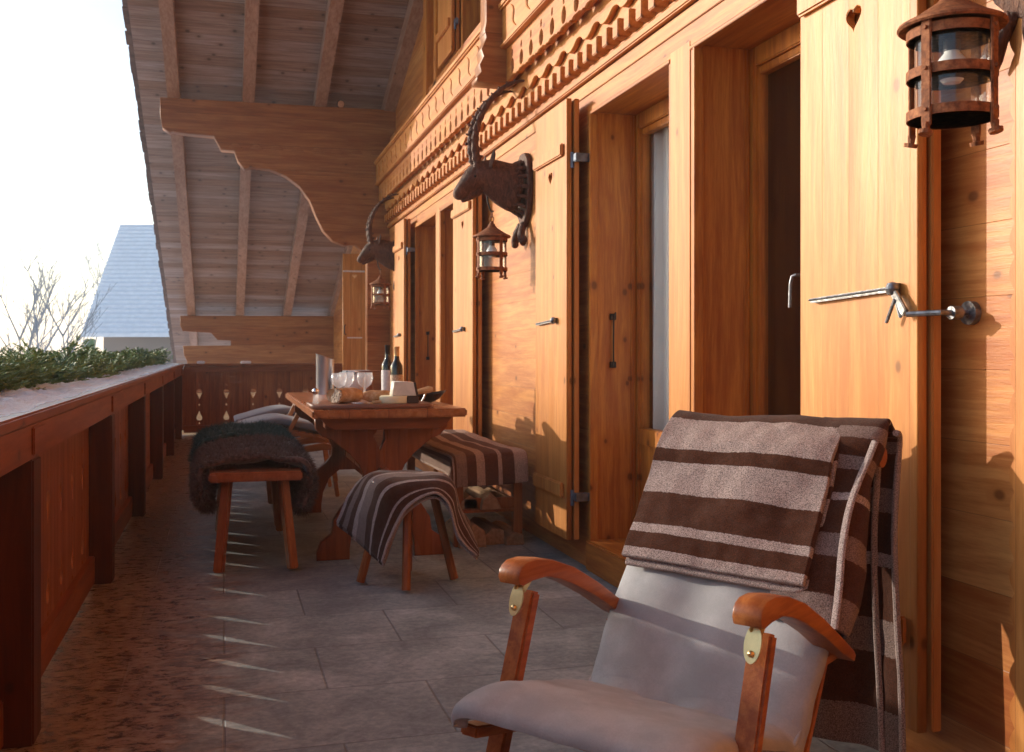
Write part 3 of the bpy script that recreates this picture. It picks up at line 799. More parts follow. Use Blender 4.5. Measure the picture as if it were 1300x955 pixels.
for xr in (-.55, .18, .91, 1.64):
    for ya, yb in ((YR, YE - .1),):
        m = MB(); slab(m, xr, xr + .12, ya, yb, -.165, -.002); m.build('rafter', 'rafter', ch)
m = MB(); yy = 8.0
rt = random.Random(3)
while yy < YE:
    z = zr(yy); j = rt.uniform(-.012, .012)
    rot = Matrix.Rotation(R(-18.8 + rt.uniform(-2, 2)), 3, 'X')
    m.box(XV - .055 + j, XV + .05, yy, yy + .20, z + .035, z + .052, .003, rot, (XV, yy, z + .04))
    m.box(XV - .05 + j, XV + .05, yy + .03, yy + .16, z + .056, z + .07, .003, rot, (XV, yy, z + .06))
    yy += .115
m.build('verge_tile', 'tin', ch)
# upper hanging post in front of the frieze
m = MB()
prof = [(1.455, 4.2), (1.455, 2.95), (1.445, 2.90), (1.455, 2.86), (1.44, 2.82), (1.425, 2.79), (1.44, 2.75), (1.415, 2.70), (1.425, 2.66), (1.40, 2.63), (1.40, 2.60), (1.63, 2.60), (1.63, 2.64), (1.60, 2.74), (1.585, 2.83), (1.585, 4.2)]
m.plate(prof, [], 'XZ', 5.72, 5.86, .004)
m.build('hanging_post', 'beam_x', ch)
m = MB(); m.box(1.40, 1.76, 5.72, 5.86, 4.2, 4.35, .01); m.build('post_arm', 'beam_x', ch)
# side wall closing the building toward the far end
# ------------------------------------------------------------------ railing
rl = thing('balcony_railing', 'reddish timber balcony railing with teardrop cut-outs running down the left side', 'railing')
def tear(c, z, s, up):
    # up: tip points up if 1, down if -1
    pts = []
    for k in range(20):
        a = 2 * math.pi * k / 20
        r = .036 * s
        yy = r * math.sin(a) * (1 if math.cos(a) < 0.2 else 1 - .55 * (math.cos(a) - .2) / .8 * 1.2)
        zz = -r * math.cos(a) if math.cos(a) > 0 and False else r * math.cos(a)
        if math.cos(a) > 0: zz = r * math.cos(a) + r * 1.35 * max(0, math.cos(a)) ** 2.2
        pts.append((c + yy, z + up * zz))
    return pts
def dia(c, z, s=.011): return [(c - s, z), (c, z - s * 1.2), (c + s, z), (c, z + s * 1.2)]
def rail_holes(c):
    return [tear(c, .535, 1, -1), tear(c, .215, 1, 1), dia(c, .625, .012), dia(c, .378, .014), dia(c, .145, .011)]
POSTS = [-3.0, -.98, .99, 2.96, 4.94, 6.9, 8.87, 10.84, 12.8]
m = MB(); m.box(-.62, RX + .012, -4, 13.42, .862, .892, .006); m.build('top_rail', 'rail_y', rl)
m = MB(); m.box(-.60, RX, -4, 13.40, .763, .860, .004); m.build('upper_beam', 'rail_y', rl)
m = MB(); m.box(-.612, -.56, -4, 13.40, .008, .13, .004); m.build('lower_beam', 'rail_y', rl)
for a, b in zip(POSTS, POSTS[1:] + [13.4]):
    if b - a < 1.5: cs = [a + .35]
    else: cs = [a + .06 + (b - a - .06) / 2 + (k - 2.5) * .296 for k in range(6)]
    m = MB(); m.plate([(a, .06), (b, .06), (b, .80), (a, .80)], [h for c in cs for h in rail_holes(c)], 'YZ', -.607, -.585, 0)
    m.build('rail_panel', 'rail_z', rl)
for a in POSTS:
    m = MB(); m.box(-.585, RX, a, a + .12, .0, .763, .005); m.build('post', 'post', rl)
# small moulding strips where the beam meets the posts
for a in POSTS:
    m = MB(); m.box(RX, RX + .008, a - .03, a + .15, .775, .85, .003); m.build('post_cap', 'rail_y', rl)
fr_ = thing('end_railing', 'wooden railing with paired teardrop cut-outs closing the far end of the balcony', 'railing')
m = MB(); m.box(RX + .014, WX - .002, 13.36, 13.52, .862, .892, .006); m.box(RX + .002, WX - .002, 13.38, 13.5, .79, .860, .004); m.build('top_rail', 'rail_x', fr_)
m = MB(); m.box(RX + .002, WX - .002, 13.40, 13.47, .03, .12, .004); m.build('lower_beam', 'rail_x', fr_)
m = MB(); cs = [-.30 + .327 * k for k in range(6)]
m.plate([(-.58, .06), (WX - .002, .06), (WX - .002, .80), (-.58, .80)], [h for c in cs for h in rail_holes(c)], 'XZ', 13.44, 13.462, 0)
m.build('rail_panel', 'rail_zx', fr_)
for k, (xa, wd) in enumerate(((-.33, .10), (.20, .13))):  # white boxes added in place of bright gaps above the rail
    m = MB(); m.box(xa, xa + wd, 13.38, 13.48, .892, .925, .008)
    tag(m.build('snow_block', 'snow'), ['short white block of snow near the corner on the far rail', 'longer white block of snow mid-way along the far rail'][k], 'snow block', 'snow blocks on the far rail')

# planter with fir boughs and snow
pl = thing('planter_box', 'long wooden planter box fixed along the outside of the left railing', 'planter')
m = MB(); m.box(-1.15, -1.12, -3, 13.3, .62, .90, .004); m.box(-.652, -.622, -3, 13.3, .62, .885, .004); m.box(-1.12, -.652, -3, 13.3, .62, .65)
m.build('box', 'rail_y', pl)
m = MB(); m.box(-1.119, -.653, -2.99, 13.29, .651, .86); m.build('soil', 'dark', pl)
nx, ny = 22, 1300; V = []; F = []
for j in range(ny + 1):
    y = -1 + 14.35 * j / ny
    for i in range(nx + 1):
        u = i / nx
        inner = -.515 - .03 * noise.noise(Vector((0, y * 2.2, 0))) - .018 * noise.noise(Vector((0, y * 9, 3)))
        x = inner + (-1.0 - inner) * u
        h = .8925 + (.030 * max(0, .55 - .09 * y + 1.2 * noise.noise(Vector((x * 8, y * 3.4, 1)))) + .020 * max(-.3, noise.noise(Vector((x * 26, y * 22, 2)))) + .012 * noise.noise(Vector((x * 60, y * 55, 2)))) * min(1, (u * 5) ** 1.5)
        V.append((x, y, max(h, .8905)))
for j in range(ny):
    for i in range(nx):
        a = j * (nx + 1) + i; F.append((a, a + 1, a + nx + 2, a + nx + 1))
me = bpy.data.meshes.new('snow_ledge'); me.from_pydata(V, [], F); me.update()
for p in me.polygons: p.use_smooth = True
o = link('ledge_snow', me, 'snow_ledge'); tag(o, kind='stuff')
o['label'] = 'patchy snow lying on the ledge beside the fir boughs'
# fir boughs: twigs with needles
rn = random.Random(11); V = []; F = []
def needle(p, d, L, w):
    s_ = d.cross(Vector((rn.uniform(-1, 1), rn.uniform(-1, 1), rn.uniform(-1, 1))))
    if s_.length < 1e-3: return
    s_ = s_.normalized() * w; b = len(V)
    V.extend([p - s_, p + s_, p + d * L * .7 + s_ * .8, p + d * L, p + d * L * .7 - s_ * .8]); F.append((b, b + 1, b + 2, b + 3, b + 4))
def twig(p, d, L, lod):
    n = int(L / (.0055 * lod)); side = d.cross(Vector((0, 0, 1)))
    side = side.normalized() if side.length > .01 else Vector((1, 0, 0)); q = p.copy()
    for i in range(n):
        q = q + d * (L / n); d = (d + Vector((0, 0, .012 if L > .15 else .0))).normalized()
        for sgn in (-1, 1):
            nd = (d * .75 + side * sgn * rn.uniform(.5, .9) + Vector((0, 0, rn.uniform(-.1, .45)))).normalized()
            needle(q, nd, rn.uniform(.018, .03), .0016 * lod)
    for sgn in (0,): needle(q, d, .03, .0016 * lod)
def bough(p, d, L, lod):
    twig(p, d, L, lod)
    side = d.cross(Vector((0, 0, 1))).normalized()
    k = 5
    for i in range(1, k + 1):
        for sgn in (-1, 1):
            q = p + d * L * i / (k + 1)
            nd = (d * .8 + side * sgn * .75 + Vector((0, 0, rn.uniform(-.1, .25)))).normalized()
            twig(q, nd, L * (.55 - .07 * i), lod)
y = 1.6
while y < 13.3:
    lod = 1.0 if y < 4.5 else (1.5 if y < 7 else 2.4)
    den = 7 if y < 7 else 5
    for k in range(den):
        x = rn.uniform(-1.12, -.72)
        az = rn.uniform(-.9, .9)
        d = Vector((rn.choice((-1, 1)) * rn.uniform(.05, .9), math.copysign(rn.uniform(.3, 1), rn.uniform(-1, 1)), rn.uniform(.0, .30))).normalized()
        if x > -.85 and d.x > .3: d.x *= .3
        bough(Vector((x, y + rn.uniform(-.04, .04), rn.uniform(.875, .975))), d.normalized(), rn.uniform(.16, .27), lod)
    if rn.random() < .22: 
        d = Vector((rn.uniform(-.3, .3), rn.uniform(-.3, .3), 1)).normalized(); bough(Vector((rn.uniform(-1.1, -.85), y, .88)), d, rn.uniform(.11, .17), lod)
    y += .075
me = bpy.data.meshes.new('fir_boughs'); me.from_pydata(V, [], F); me.update()
o = link('fir_boughs', me, 'needle'); tag(o, kind='stuff'); o['label'] = 'dense green fir boughs filling the planter outside the railing'
print('needles', len(F))

# ------------------------------------------------------------------ distant house and bare trees
nh = thing('neighbour_house', 'neighbouring house with a steep snow-covered roof beyond the railing', 'house')
fw_ = Vector((math.sin(R(YAW)), math.cos(R(YAW)), 0)); rt_ = Vector((math.cos(R(YAW)), -math.sin(R(YAW)), 0))
def cw_(L, D, z): return fw_ * D + rt_ * L + Vector((0, 0, z))
D1 = 38.0
eL, eR = -16.2, -4.0
zt_, zb_ = 1.05 + 158 / 1300 * (D1 + 5), 1.05 + 18 / 1300 * D1
m = MB()
tl, tr_ = cw_(-16.45, D1 + 5, zt_), cw_(eR, D1 + 5, zt_); bl, brr = cw_(-16.0, D1, zb_), cw_(eR, D1, zb_)
bt, btr = cw_(-16.45, D1 + 10, zb_), cw_(eR, D1 + 10, zb_)
up = Vector((0, 0, .35)); nrow = 26
for (A, B, C_, Dd) in ((bl, brr, tl, tr_), (bt, btr, tl, tr_)):
    for i in range(nrow):
        a0, a1 = i / nrow, (i + 1) / nrow
        p0, p1 = A.lerp(C_, a0), B.lerp(Dd, a0); q0, q1 = A.lerp(C_, a1 + .012), B.lerp(Dd, a1 + .012)
        h0 = Vector((0, 0, .14)); h1 = Vector((0, 0, .03))
        m.add([p0, p1, q1, q0, p0 + h0, p1 + h0, q1 + h1, q0 + h1], [(0, 1, 2, 3), (4, 7, 6, 5), (0, 4, 5, 1), (2, 6, 7, 3), (0, 3, 7, 4), (1, 5, 6, 2)])
m.build('roof', 'snow', nh)
m = MB()
a0_, a1_, a2_, a3_ = cw_(-15.4, D1 + .6, -3.6), cw_(eR - .5, D1 + .6, -3.6), cw_(eR - .5, D1 + 9.4, -3.6), cw_(-15.4, D1 + 9.4, -3.6)
hh = Vector((0, 0, zb_ + 3.9)); r0, r1 = cw_(-15.4, D1 + 5, zt_ - .35), cw_(eR - .5, D1 + 5, zt_ - .35)
m.add([a0_, a1_, a2_, a3_, a0_ + hh, a1_ + hh, a2_ + hh, a3_ + hh, r0, r1], [(0, 1, 5, 4), (1, 2, 6, 9, 5), (2, 3, 7, 6), (3, 0, 4, 8, 7), (4, 5, 9, 8), (6, 7, 8, 9)])
m.build('wall', 'farwall', nh)
m = MB(); m.box(-.35, .35, -.35, .35, 0, 1.6, .02)
def bare_tree(px, D, top, seed, label, lean=0.0):
    rr = random.Random(seed)
    L = (px - 650) / 1300 * D; base = cw_(L, D, -3.7)
    t = thing('bare_tree', label, 'tree', base, 0, 'bare winter trees beyond the railing')
    H = top + 3.7
    tm = MB(); cmn = MB()
    def grow(mb, p, d, L_, r, depth):
        n = 6; pts = [p]; q = p.copy(); dd = d.copy()
        for i in range(n):
            dd = (dd + Vector((rr.uniform(-.12, .12), rr.uniform(-.12, .12), .05))).normalized(); q = q + dd * L_ / n; pts.append(q.copy())
        mb.tube(pts, [r * (1 - .75 * i / n) + .003 for i in range(n + 1)], 5, False)
        if depth == 0: return
        nb = 8 if depth == 3 else (5 if depth == 2 else 4)
        for k in range(nb):
            i = rr.randint(2 if depth < 3 else 3, n); c = pts[i]
            a = rr.uniform(0, 6.28); s_ = rr.uniform(.45, .85)
            nd = (dd * .9 + Vector((math.cos(a) * s_, math.sin(a) * s_, rr.uniform(.0, .35)))).normalized()
            grow(cmn, c, nd, L_ * rr.uniform(.30, .5), r * .42, depth - 1)
    grow(tm, Vector((0, 0, 0)), Vector((lean, 0, 1)).normalized(), H * .74, .07, 3)
    tm.build('trunk', 'bark', t, norm=False); cmn.build('crown', 'bark', t, norm=False)
bare_tree(18, 32, 3.6, 5, 'leftmost bare winter tree, a thin leaning trunk at the left picture edge', -.05)
bare_tree(42, 34, 3.3, 8, 'bare tree second from the left behind the fir boughs', .03)
bare_tree(64, 31, 3.6, 12, 'bare tree in the middle of the row with a forked crown', -.02)
bare_tree(88, 33, 3.4, 21, 'bare tree leaning slightly right toward the snowy neighbouring roof', .03)
bare_tree(112, 58, 7.0, 33, 'distant bare tree half hidden by the snowy neighbouring roof', -.04)
cs_ = cw_(-13.6, 33, -3.6)
m = MB(); m.tube([(0, 0, 0), (0, 0, 5.0)], .09, 8); m.box(-.16, .16, -.12, .12, 4.45, 5.05, .03)
o = m.build('marker_post', 'needle'); o.location = cs_; tag(o, 'small dark green post standing below the snowy neighbouring roof', 'post')

# ------------------------------------------------------------------ trestle table
tb = thing('trestle_table', 'reddish wooden trestle table laid with bread, wine and glasses', 'table', (.775, 6.0, 0))
m = MB(); m.box(-.375, .375, -1.1, 1.1, .728, .77, .008)
m.build('tabletop', 'table_y', tb)
half = [(.34, .728), (.335, .66), (.30, .62), (.25, .60), (.22, .575), (.165, .53), (.115, .47), (.095, .42), (.10, .37), (.14, .32), (.20, .27), (.245, .2), (.255, .13), (.31, .09), (.33, .04), (.33, 0), (.165, 0), (.165, .05), (.155, .13), (.115, .22), (.05, .275)]
outl = half + [(-a, b) for a, b in half[::-1]]
hh_ = [(-.01, .545), (.012, .60), (.012, .655), (-.02, .655), (-.045, .62)]
for yy in (-.78, .78):
    m = MB(); m.plate(outl, [hh_], 'XZ', yy - .03, yy + .03, .005)
    lg = m.build('trestle', 'table_z', tb)
m = MB(); m.box(-.022, .022, -.93, .93, .37, .46, .005); m.build('stretcher', 'table_z', tb)
m = MB()
m.plate([(-.33, .727), (.33, .727), (.30, .69), (.26, .665), (-.26, .665), (-.30, .69)], [], 'XZ', -.98, -.94, .004)
m.plate([(-.33, .727), (.33, .727), (.30, .69), (.26, .665), (-.26, .665), (-.30, .69)], [], 'XZ', .94, .98, .004)
m.box(-.30, -.27, -.93, .93, .67, .727, .004); m.box(.27, .30, -.93, .93, .67, .727, .004)
m.build('apron', 'table_x', tb)

TZ = .7705
# things on the table
bd = MB(); bd.plate([(.41, 4.96), (.97, 4.95), (1.0, 5.0), (.99, 5.26), (.96, 5.30), (.44, 5.32), (.40, 5.26)], [], 'XY', TZ, TZ + .022, .005)
tag(bd.build('chopping_board', 'boardw'), 'thick wooden chopping board with bread and cheese on the front of the table', 'chopping board')
BZ = TZ + .0225
def loaf(name, c, L, r, rz, label, cut=True):
    t = thing(name, label, 'bread', c, rz, 'pieces of bread on the board')
    m = MB(); n = 16; pts = []; rad = []
    for i in range(n + 1):
        u = i / n; rr_ = r * (1 if u < .6 else math.sqrt(max(0.02, 1 - ((u - .6) / .4) ** 2)))
        if not cut and u < .3: rr_ = r * math.sqrt(max(.03, 1 - ((.3 - u) / .3) ** 2))
        pts.append((L * u, .004 * math.sin(9 * u), r * .82)); rad.append((rr_ * 1.05, rr_ * .82))
    m.tube(pts, rad, 20)
    for v in m.bm.verts: v.co += Vector((noise.noise(v.co * 22), noise.noise(v.co * 22 + Vector((3, 3, 3))), noise.noise(v.co * 22 + Vector((9, 3, 3))))) * .006
    m.build('crust', 'crust', t, smooth=True, angle=60)
    if cut:
        m = MB(); m.tube([(-.003, 0, r * .82), (.004, 0, r * .82)], [(r * .97, r * .75), (r * 1.0, r * .78)], 20)
        for v in m.bm.verts: v.co += Vector((noise.noise(v.co * 40), noise.noise(v.co * 40 + Vector((3, 3, 3))), 0)) * .005
        m.build('crumb', 'crumb', t)
loaf('bread_loaf', (.52, 5.06, BZ), .19, .047, R(38), 'cut crusty bread end with its crumb facing forward on the chopping board')
loaf('bread_loaf', (.66, 5.22, BZ), .20, .036, R(-8), 'floury piece of bread lying behind the cut loaf on the board', False)
# salt shaker
t = thing('salt_shaker', 'small glass shaker with round metal knob at the table left corner', 'shaker', (.432, 5.10, BZ))
m = MB(); m.lathe([(.014, 0), (.016, .005), (.011, .02), (.010, .035), (.012, .045)], (0, 0, 0), 16); m.build('body', 'wglass', t, smooth=True)
m = MB(); m.lathe([(.001, .043), (.012, .046), (.017, .056), (.017, .064), (.010, .074), (.001, .077)], (0, 0, 0), 16); m.build('cap', 'chrome', t, smooth=True)
# cheese
m = MB(); m.plate([(.73, 4.99), (.865, 4.99), (.90, 5.12), (.76, 5.14)], [], 'XY', BZ, BZ + .036, .003); o = m.build('cheese_block', 'cheesecut'); tag(o, 'flat yellow cut cheese with dark rind under the pale wedge', 'cheese')
m = MB(); m.box(.866, .925, 4.985, 5.10, BZ, BZ + .035, .004); m.build('rind', 'rind', o)
t = thing('cheese_wedge', 'tall pale wedge of hard cheese standing on the yellow cheese', 'cheese', (0, 0, 0))
m = MB(); m.plate([(.795, BZ + .037), (.915, BZ + .037), (.900, BZ + .105), (.805, BZ + .108)], [], 'XZ', 5.0, 5.09, .003); m.build('paste', 'cheese', t)
m = MB(); m.plate([(.9155, BZ + .037), (.925, BZ + .037), (.912, BZ + .103), (.9015, BZ + .105)], [], 'XZ', 4.998, 5.09, .001); m.build('rind', 'rind', t)
# knife lying, folding corkscrew with wooden grip
t = thing('cheese_knife', 'silver cheese knife lying between the bread and the cheese', 'knife', (0, 0, 0))
m = MB(); m.plate([(.60, 5.0), (.70, 4.985), (.70, 5.005), (.62, 5.022)], [], 'XY', BZ + .002, BZ + .006, .0008); m.build('blade', 'chrome', t)
m = MB(); m.tube([(.695, 4.996, BZ + .008), (.735, 4.988, BZ + .01)], [.007, .008], 8); m.build('grip', 'palew', t, smooth=True)
t = thing('corkscrew', 'corkscrew with pale wooden grip and steel arms at the right end of the board', 'corkscrew', (0, 0, 0))
m = MB(); m.tube([(.925, 5.12, BZ + .045), (.95, 5.12, BZ + .052), (1.0, 5.12, BZ + .062), (1.02, 5.12, BZ + .064)], [.012, .013, .018, .012], 14); m.build('grip', 'palew', t, smooth=True)
m = MB(); m.tube([(.93, 5.12, BZ + .04), (.91, 5.13, BZ + .02), (.90, 5.14, BZ + .003)], .006, 8); m.build('arm', 'chrome', t, smooth=True); m = MB(); m.tube([(.985, 5.12, BZ + .05), (.975, 5.12, BZ + .02), (.965, 5.12, BZ + .003)], .005, 8)
m.build('arm', 'chrome', t, smooth=True); m = MB(); m.tube([(.90, 5.12, BZ + .042), (.93, 5.12, BZ + .046)], .017, 10); m.build('collar', 'chrome', t, smooth=True)
# black bowl
m = MB(); n = 28; rings = []
for (r, z) in ((0.03, .0), (.055, .004), (.09, .022), (.125, .050), (.13, .053), (.118, .048), (.08, .018), (.02, .008)):
    rings.append([m.bm.verts.new((1.015 + r * math.cos(a) * (1.08 if math.cos(a) > 0 else .95), 5.42 + r * .9 * math.sin(a), TZ + z + (.016 * max(0, math.cos(a)) ** 3 * (z > .04)))) for a in [2 * math.pi * k / n for k in range(n)]])
for a, b in zip(rings, rings[1:]):
    for k in range(n): m.bm.faces.new((a[k], a[(k + 1) % n], b[(k + 1) % n], b[k]))
m.bm.faces.new(rings[0][::-1]); m.bm.faces.new(rings[-1])
tag(m.build('black_bowl', 'blackgloss', smooth=True), 'shallow black bowl with a raised tip at the right edge of the table', 'bowl')
# wine glasses
def wineglass(x, y, label, s=1.0, z=TZ):
    t = thing('wine_glass', label, 'wine glass', (x, y, z), 0, 'wine glasses on the table')
    m = MB(); m.lathe([(.034 * s, 0), (.034 * s, .003), (.006, .008), (.004, .03), (.004, .055 * s), (.010, .064 * s), (.036 * s, .085 * s), (.047 * s, .115 * s), (.044 * s, .155 * s), (.0428 * s, .155 * s), (.0458 * s, .115 * s), (.034 * s, .087 * s), (.008, .068 * s), (.0, .066 * s)], (0, 0, 0), 28)
    m.build('bowl', 'wglass', t, smooth=True, angle=180)
    return t
wineglass(.79, 5.98, 'right-hand round wine glass standing nearest the bottles')
wineglass(.70, 6.12, 'middle wine glass standing behind the two bread pieces')
wineglass(.645, 6.02, 'left-hand wine glass in front of the white ribbed bowl', .98)
# bottles
def bottle(x, y, label, capm, labm, h=.31, s=1.0, lz=(.06, .16)):
    t = thing('wine_bottle', label, 'wine bottle', (x, y, TZ), 0, 'wine bottles on the table')
    m = MB(); r = .037 * s; m.lathe([(.0, .004), (r * .8, 0), (r, .006), (r, h * .58), (r * .93, h * .64), (r * .6, h * .71), (.0155, h * .77), (.0145, h * .97), (.0165, h * .975), (.0165, h)], (0, 0, 0), 28)
    m.build('glass', 'winebottle', t, smooth=True)
    m = MB(); m.lathe([(.0162, h * .82), (.0160, h * .972), (.0175, h * .978), (.0175, h + .002), (.0, h + .003)], (0, 0, 0), 20); m.build('capsule', capm, t, smooth=True)
    m = MB(); m.lathe([(r + .0008, lz[0]), (r + .0008, lz[1])], (0, 0, 0), 24, R(170), R(350)); m.build('label', labm, t, smooth=True)
bottle(.96, 6.22, 'dark red wine bottle with black capsule and white label, standing behind', 'foil', 'paper', .315, 1.0, (.03, .165))
bottle(.985, 6.03, 'wine bottle with gold foil top and gilt label, standing in front', 'gold', 'labelgold', .305, 1.0, (.055, .14))
# wine cooler with slanted rim
m = MB(); n = 32; rr0 = .058; outer = []; inner = []
cx_, cy_ = .63, 6.72
def ring(r, f): return [m.bm.verts.new((cx_ + r * math.cos(a), cy_ + r * .9 * math.sin(a), f(math.cos(a)))) for a in [2 * math.pi * k / n for k in range(n)]]
rs = [ring(rr0, lambda c: TZ), ring(rr0, lambda c: TZ + .235 - .018 * c), ring(rr0 + .003, lambda c: TZ + .243 - .02 * c), ring(rr0 - .004, lambda c: TZ + .243 - .02 * c), ring(rr0 - .006, lambda c: TZ + .01)]
for a, b in zip(rs, rs[1:]):
    for k in range(n): m.bm.faces.new((a[k], a[(k + 1) % n], b[(k + 1) % n], b[k]))
m.bm.faces.new(rs[0][::-1]); m.bm.faces.new(rs[-1])
M['cooler'] = simple('brushed steel', (0.62, 0.63, 0.66), 0.28, 0.8, 8, 0.1)
tag(m.build('wine_cooler', 'cooler', smooth=True), 'tall polished steel wine cooler with slanted rim at the left of the table', 'wine cooler')
t = thing('pepper_mill', 'small black and steel mill between the wine cooler and the glasses', 'pepper mill', (.70, 6.6, TZ))
m = MB(); m.lathe([(.03, 0), (.031, .01), (.024, .05), (.028, .08), (.020, .085)], (0, 0, 0), 20); m.build('body', 'blackgloss', t, smooth=True)
m = MB(); m.lathe([(.019, .085), (.020, .10), (.010, .112), (.004, .12), (.003, .14), (.0, .141)], (0, 0, 0), 20); m.build('cap', 'chrome', t, smooth=True)
t = thing('ribbed_bowl', 'white glazed bowl with dark slanting stripes behind the wine glasses', 'bowl', (.82, 6.62, TZ))
m = MB(); m.lathe([(.05, 0), (.08, .02), (.102, .07), (.103, .11), (.090, .155), (.085, .157), (.097, .11), (.096, .07), (.07, .022), (0, .012)], (0, 0, 0), 36); m.build('bowl', 'ceramic', t, smooth=True)
m = MB()
for k in range(9):
    a = 2 * math.pi * k / 9
    pts = [((.1045 - (.013 * max(0, (u - .3)) / .7 * 1.1)) * math.cos(a + u * .45), (.1045 - (.013 * max(0, (u - .3)) / .7 * 1.1)) * math.sin(a + u * .45), .10 + .052 * u) for u in [i / 6 for i in range(7)]]
    m.tube(pts, [(.009, .002)] * 7, 6)
m.build('stripe', 'blackgloss', t, smooth=True)
m = MB(); m.lathe([(.0, 0), (.085, 0), (.088, .004), (.085, .009), (0, .010)], (.87, 6.42, TZ + .148), 28)
m.tube([(.87, 6.42, TZ), (.87, 6.42, TZ + .147)], [.035, .02], 14)
tag(m.build('cake_stand', 'boardw', smooth=True), 'small round wooden stand with flat top beside the bottles', 'stand')

# ------------------------------------------------------------------ bench and stool with sheepskins
def leg_bar(mb, a, b, w0, w1):
    a, b = Vector(a), Vector(b)
    mb.tube([a, a.lerp(b, .5), b], [w0, (w0 + w1) / 2, w1], 8)
def bench(name, label, x0, x1, y0, y1, zt, legs, cat='bench'):
    cx, cy = (x0 + x1) / 2, (y0 + y1) / 2
    t = thing(name, label, cat, (cx, cy, 0)); hx, hy = (x1 - x0) / 2, (y1 - y0) / 2
    m = MB(); m.box(-hx, hx, -hy, hy, zt - .045, zt, .008); m.build('seat', 'benchtop', t)
    for sx in (-1, 1):
        for sy in (-1, 1):
            m = MB(); m.bar((sx * (hx - .085), sy * (hy - .12), zt - .046), (sx * (hx - .045), sy * (hy - .01), 0.012), .042, .05, .006)
            m.build('leg', 'stoolw', t)
    return t
bench('wooden_bench', 'low wooden bench draped with a brown sheepskin in front of the railing', -.07, .36, 4.97, 6.1, .48, 4)
bench('wooden_bench', 'second low wooden bench under a black sheepskin behind the first', -.07, .36, 6.22, 7.2, .48, 4)
def sheepskin(name, label, ctrl, mat, count, seed, L=.045):
    t = thing(name, label, 'sheepskin', (0, 0, 0), 0, 'sheepskins on the benches')
    o, g = cloth_grid('hide', ctrl, 40, 40, mat, t, .03, .03, 9, seed)
    f = fuzz('fleece', quad_sampler(g), count, L, .0016, M[mat] , t, .12, .75, seed)
    g2 = [[p + Vector((.012 if p.x < .14 else -.012, 0, 0)) for p in r[::-1]] for r in g]
    low = quad_sampler(g2)
    def side(rnd):
        while True:
            p, n = low(rnd)
            if p.z < .47: return p, n
    fuzz('fleece_underside', side, count // 3, L, .0016, M[mat], t, .25, .75, seed + 1)
    return t
def skin_ctrl(y0, y1, xo=0, zo=0, seed=0, left=.27, right=.24):
    rr = random.Random(seed); rows = []
    for j in range(6):
        y = y0 + (y1 - y0) * j / 5; e = .02 * math.sin(j * 2.1 + seed)
        rows.append([(x + xo + rr.uniform(-.008, .008), y + rr.uniform(-.02, .02), z + zo + e * .6 + rr.uniform(-.008, .01)) for x, z in
                     ((-.085, left + (.04 if j in (0, 5) else 0)), (-.115, .38), (-.085, .50), (.14, .528), (.37, .50), (.405, .38), (.375, right + (.04 if j in (0, 5) else 0)))])
    return rows
sheepskin('sheepskin', 'curly brown sheepskin draped over the front bench', skin_ctrl(5.06, 6.12, seed=1), 'fur_brown', 75000, 4, .038)
sheepskin('sheepskin', 'black-green long haired sheepskin draped over the rear bench', skin_ctrl(6.24, 7.12, -.02, .01, 2, .33, .36), 'fur_black', 42000, 9, .045)

# ------------------------------------------------------------------ stool with striped blanket
st_ = thing('round_stool', 'small wooden stool with splayed legs half covered by a striped blanket', 'stool', (.81, 4.60, 0))
m = MB(); m.lathe([(.0, .43), (.16, .43), (.172, .438), (.172, .462), (.165, .47), (0, .47)], (0, 0, 0), 36); m.build('seat', 'benchtop', st_, smooth=True)
for dx, dy in ((-.22, .02), (-.05, -.20), (.20, -.03), (.03, .21)):
    m = MB(); a_ = Vector((dx * .5, dy * .5, .431)); b_ = Vector((dx, dy, .012)); m.tube([a_, b_], [.020, .020], 8); m.build('leg', 'stoolw', st_)
SP1 = [(0, 'l'), (.035, 'b'), (.10, 'l'), (.125, 'b'), (.27, 'l'), (.31, 'b'), (.42, 'm'), (.58, 'l'), (.66, 'b'), (.76, 'm'), (.86, 'b'), (.93, 'l')]
M['str_stool'] = stripes('stool blanket wool', SP1)
sb = [[(.664, 4.435, .126), (.71, 4.40, .27), (.77, 4.36, .38), (.87, 4.33, .435), (.93, 4.33, .38), (.975, 4.33, .25), (1.06, 4.33, .157)],
      [(.62, 4.56, .165), (.635, 4.52, .32), (.68, 4.46, .455), (.84, 4.42, .487), (.965, 4.43, .46), (1.01, 4.43, .31), (1.085, 4.40, .165)],
      [(.565, 4.73, .205), (.60, 4.70, .36), (.655, 4.65, .48), (.82, 4.62, .493), (.985, 4.62, .475), (1.04, 4.60, .33), (1.10, 4.55, .20)],
      [(.51, 4.90, .24), (.57, 4.86, .38), (.65, 4.80, .475), (.82, 4.78, .485), (.985, 4.78, .46), (1.045, 4.74, .35), (1.10, 4.68, .25)]]
bt_ = thing('striped_blanket', 'brown and grey striped wool blanket draped over the small stool', 'blanket', (0, 0, 0), 0, 'striped wool blankets')
o, g1 = cloth_grid('upper_layer', sb, 60, 44, 'str_stool', bt_, .010, .008, 8, 2)
sb2 = [[(p[0] + .004, p[1] + .022, p[2] - .020) for p in r] for r in sb]
cloth_grid('lower_layer', sb2, 50, 30, 'str_stool', bt_, .010, .010, 7, 5)

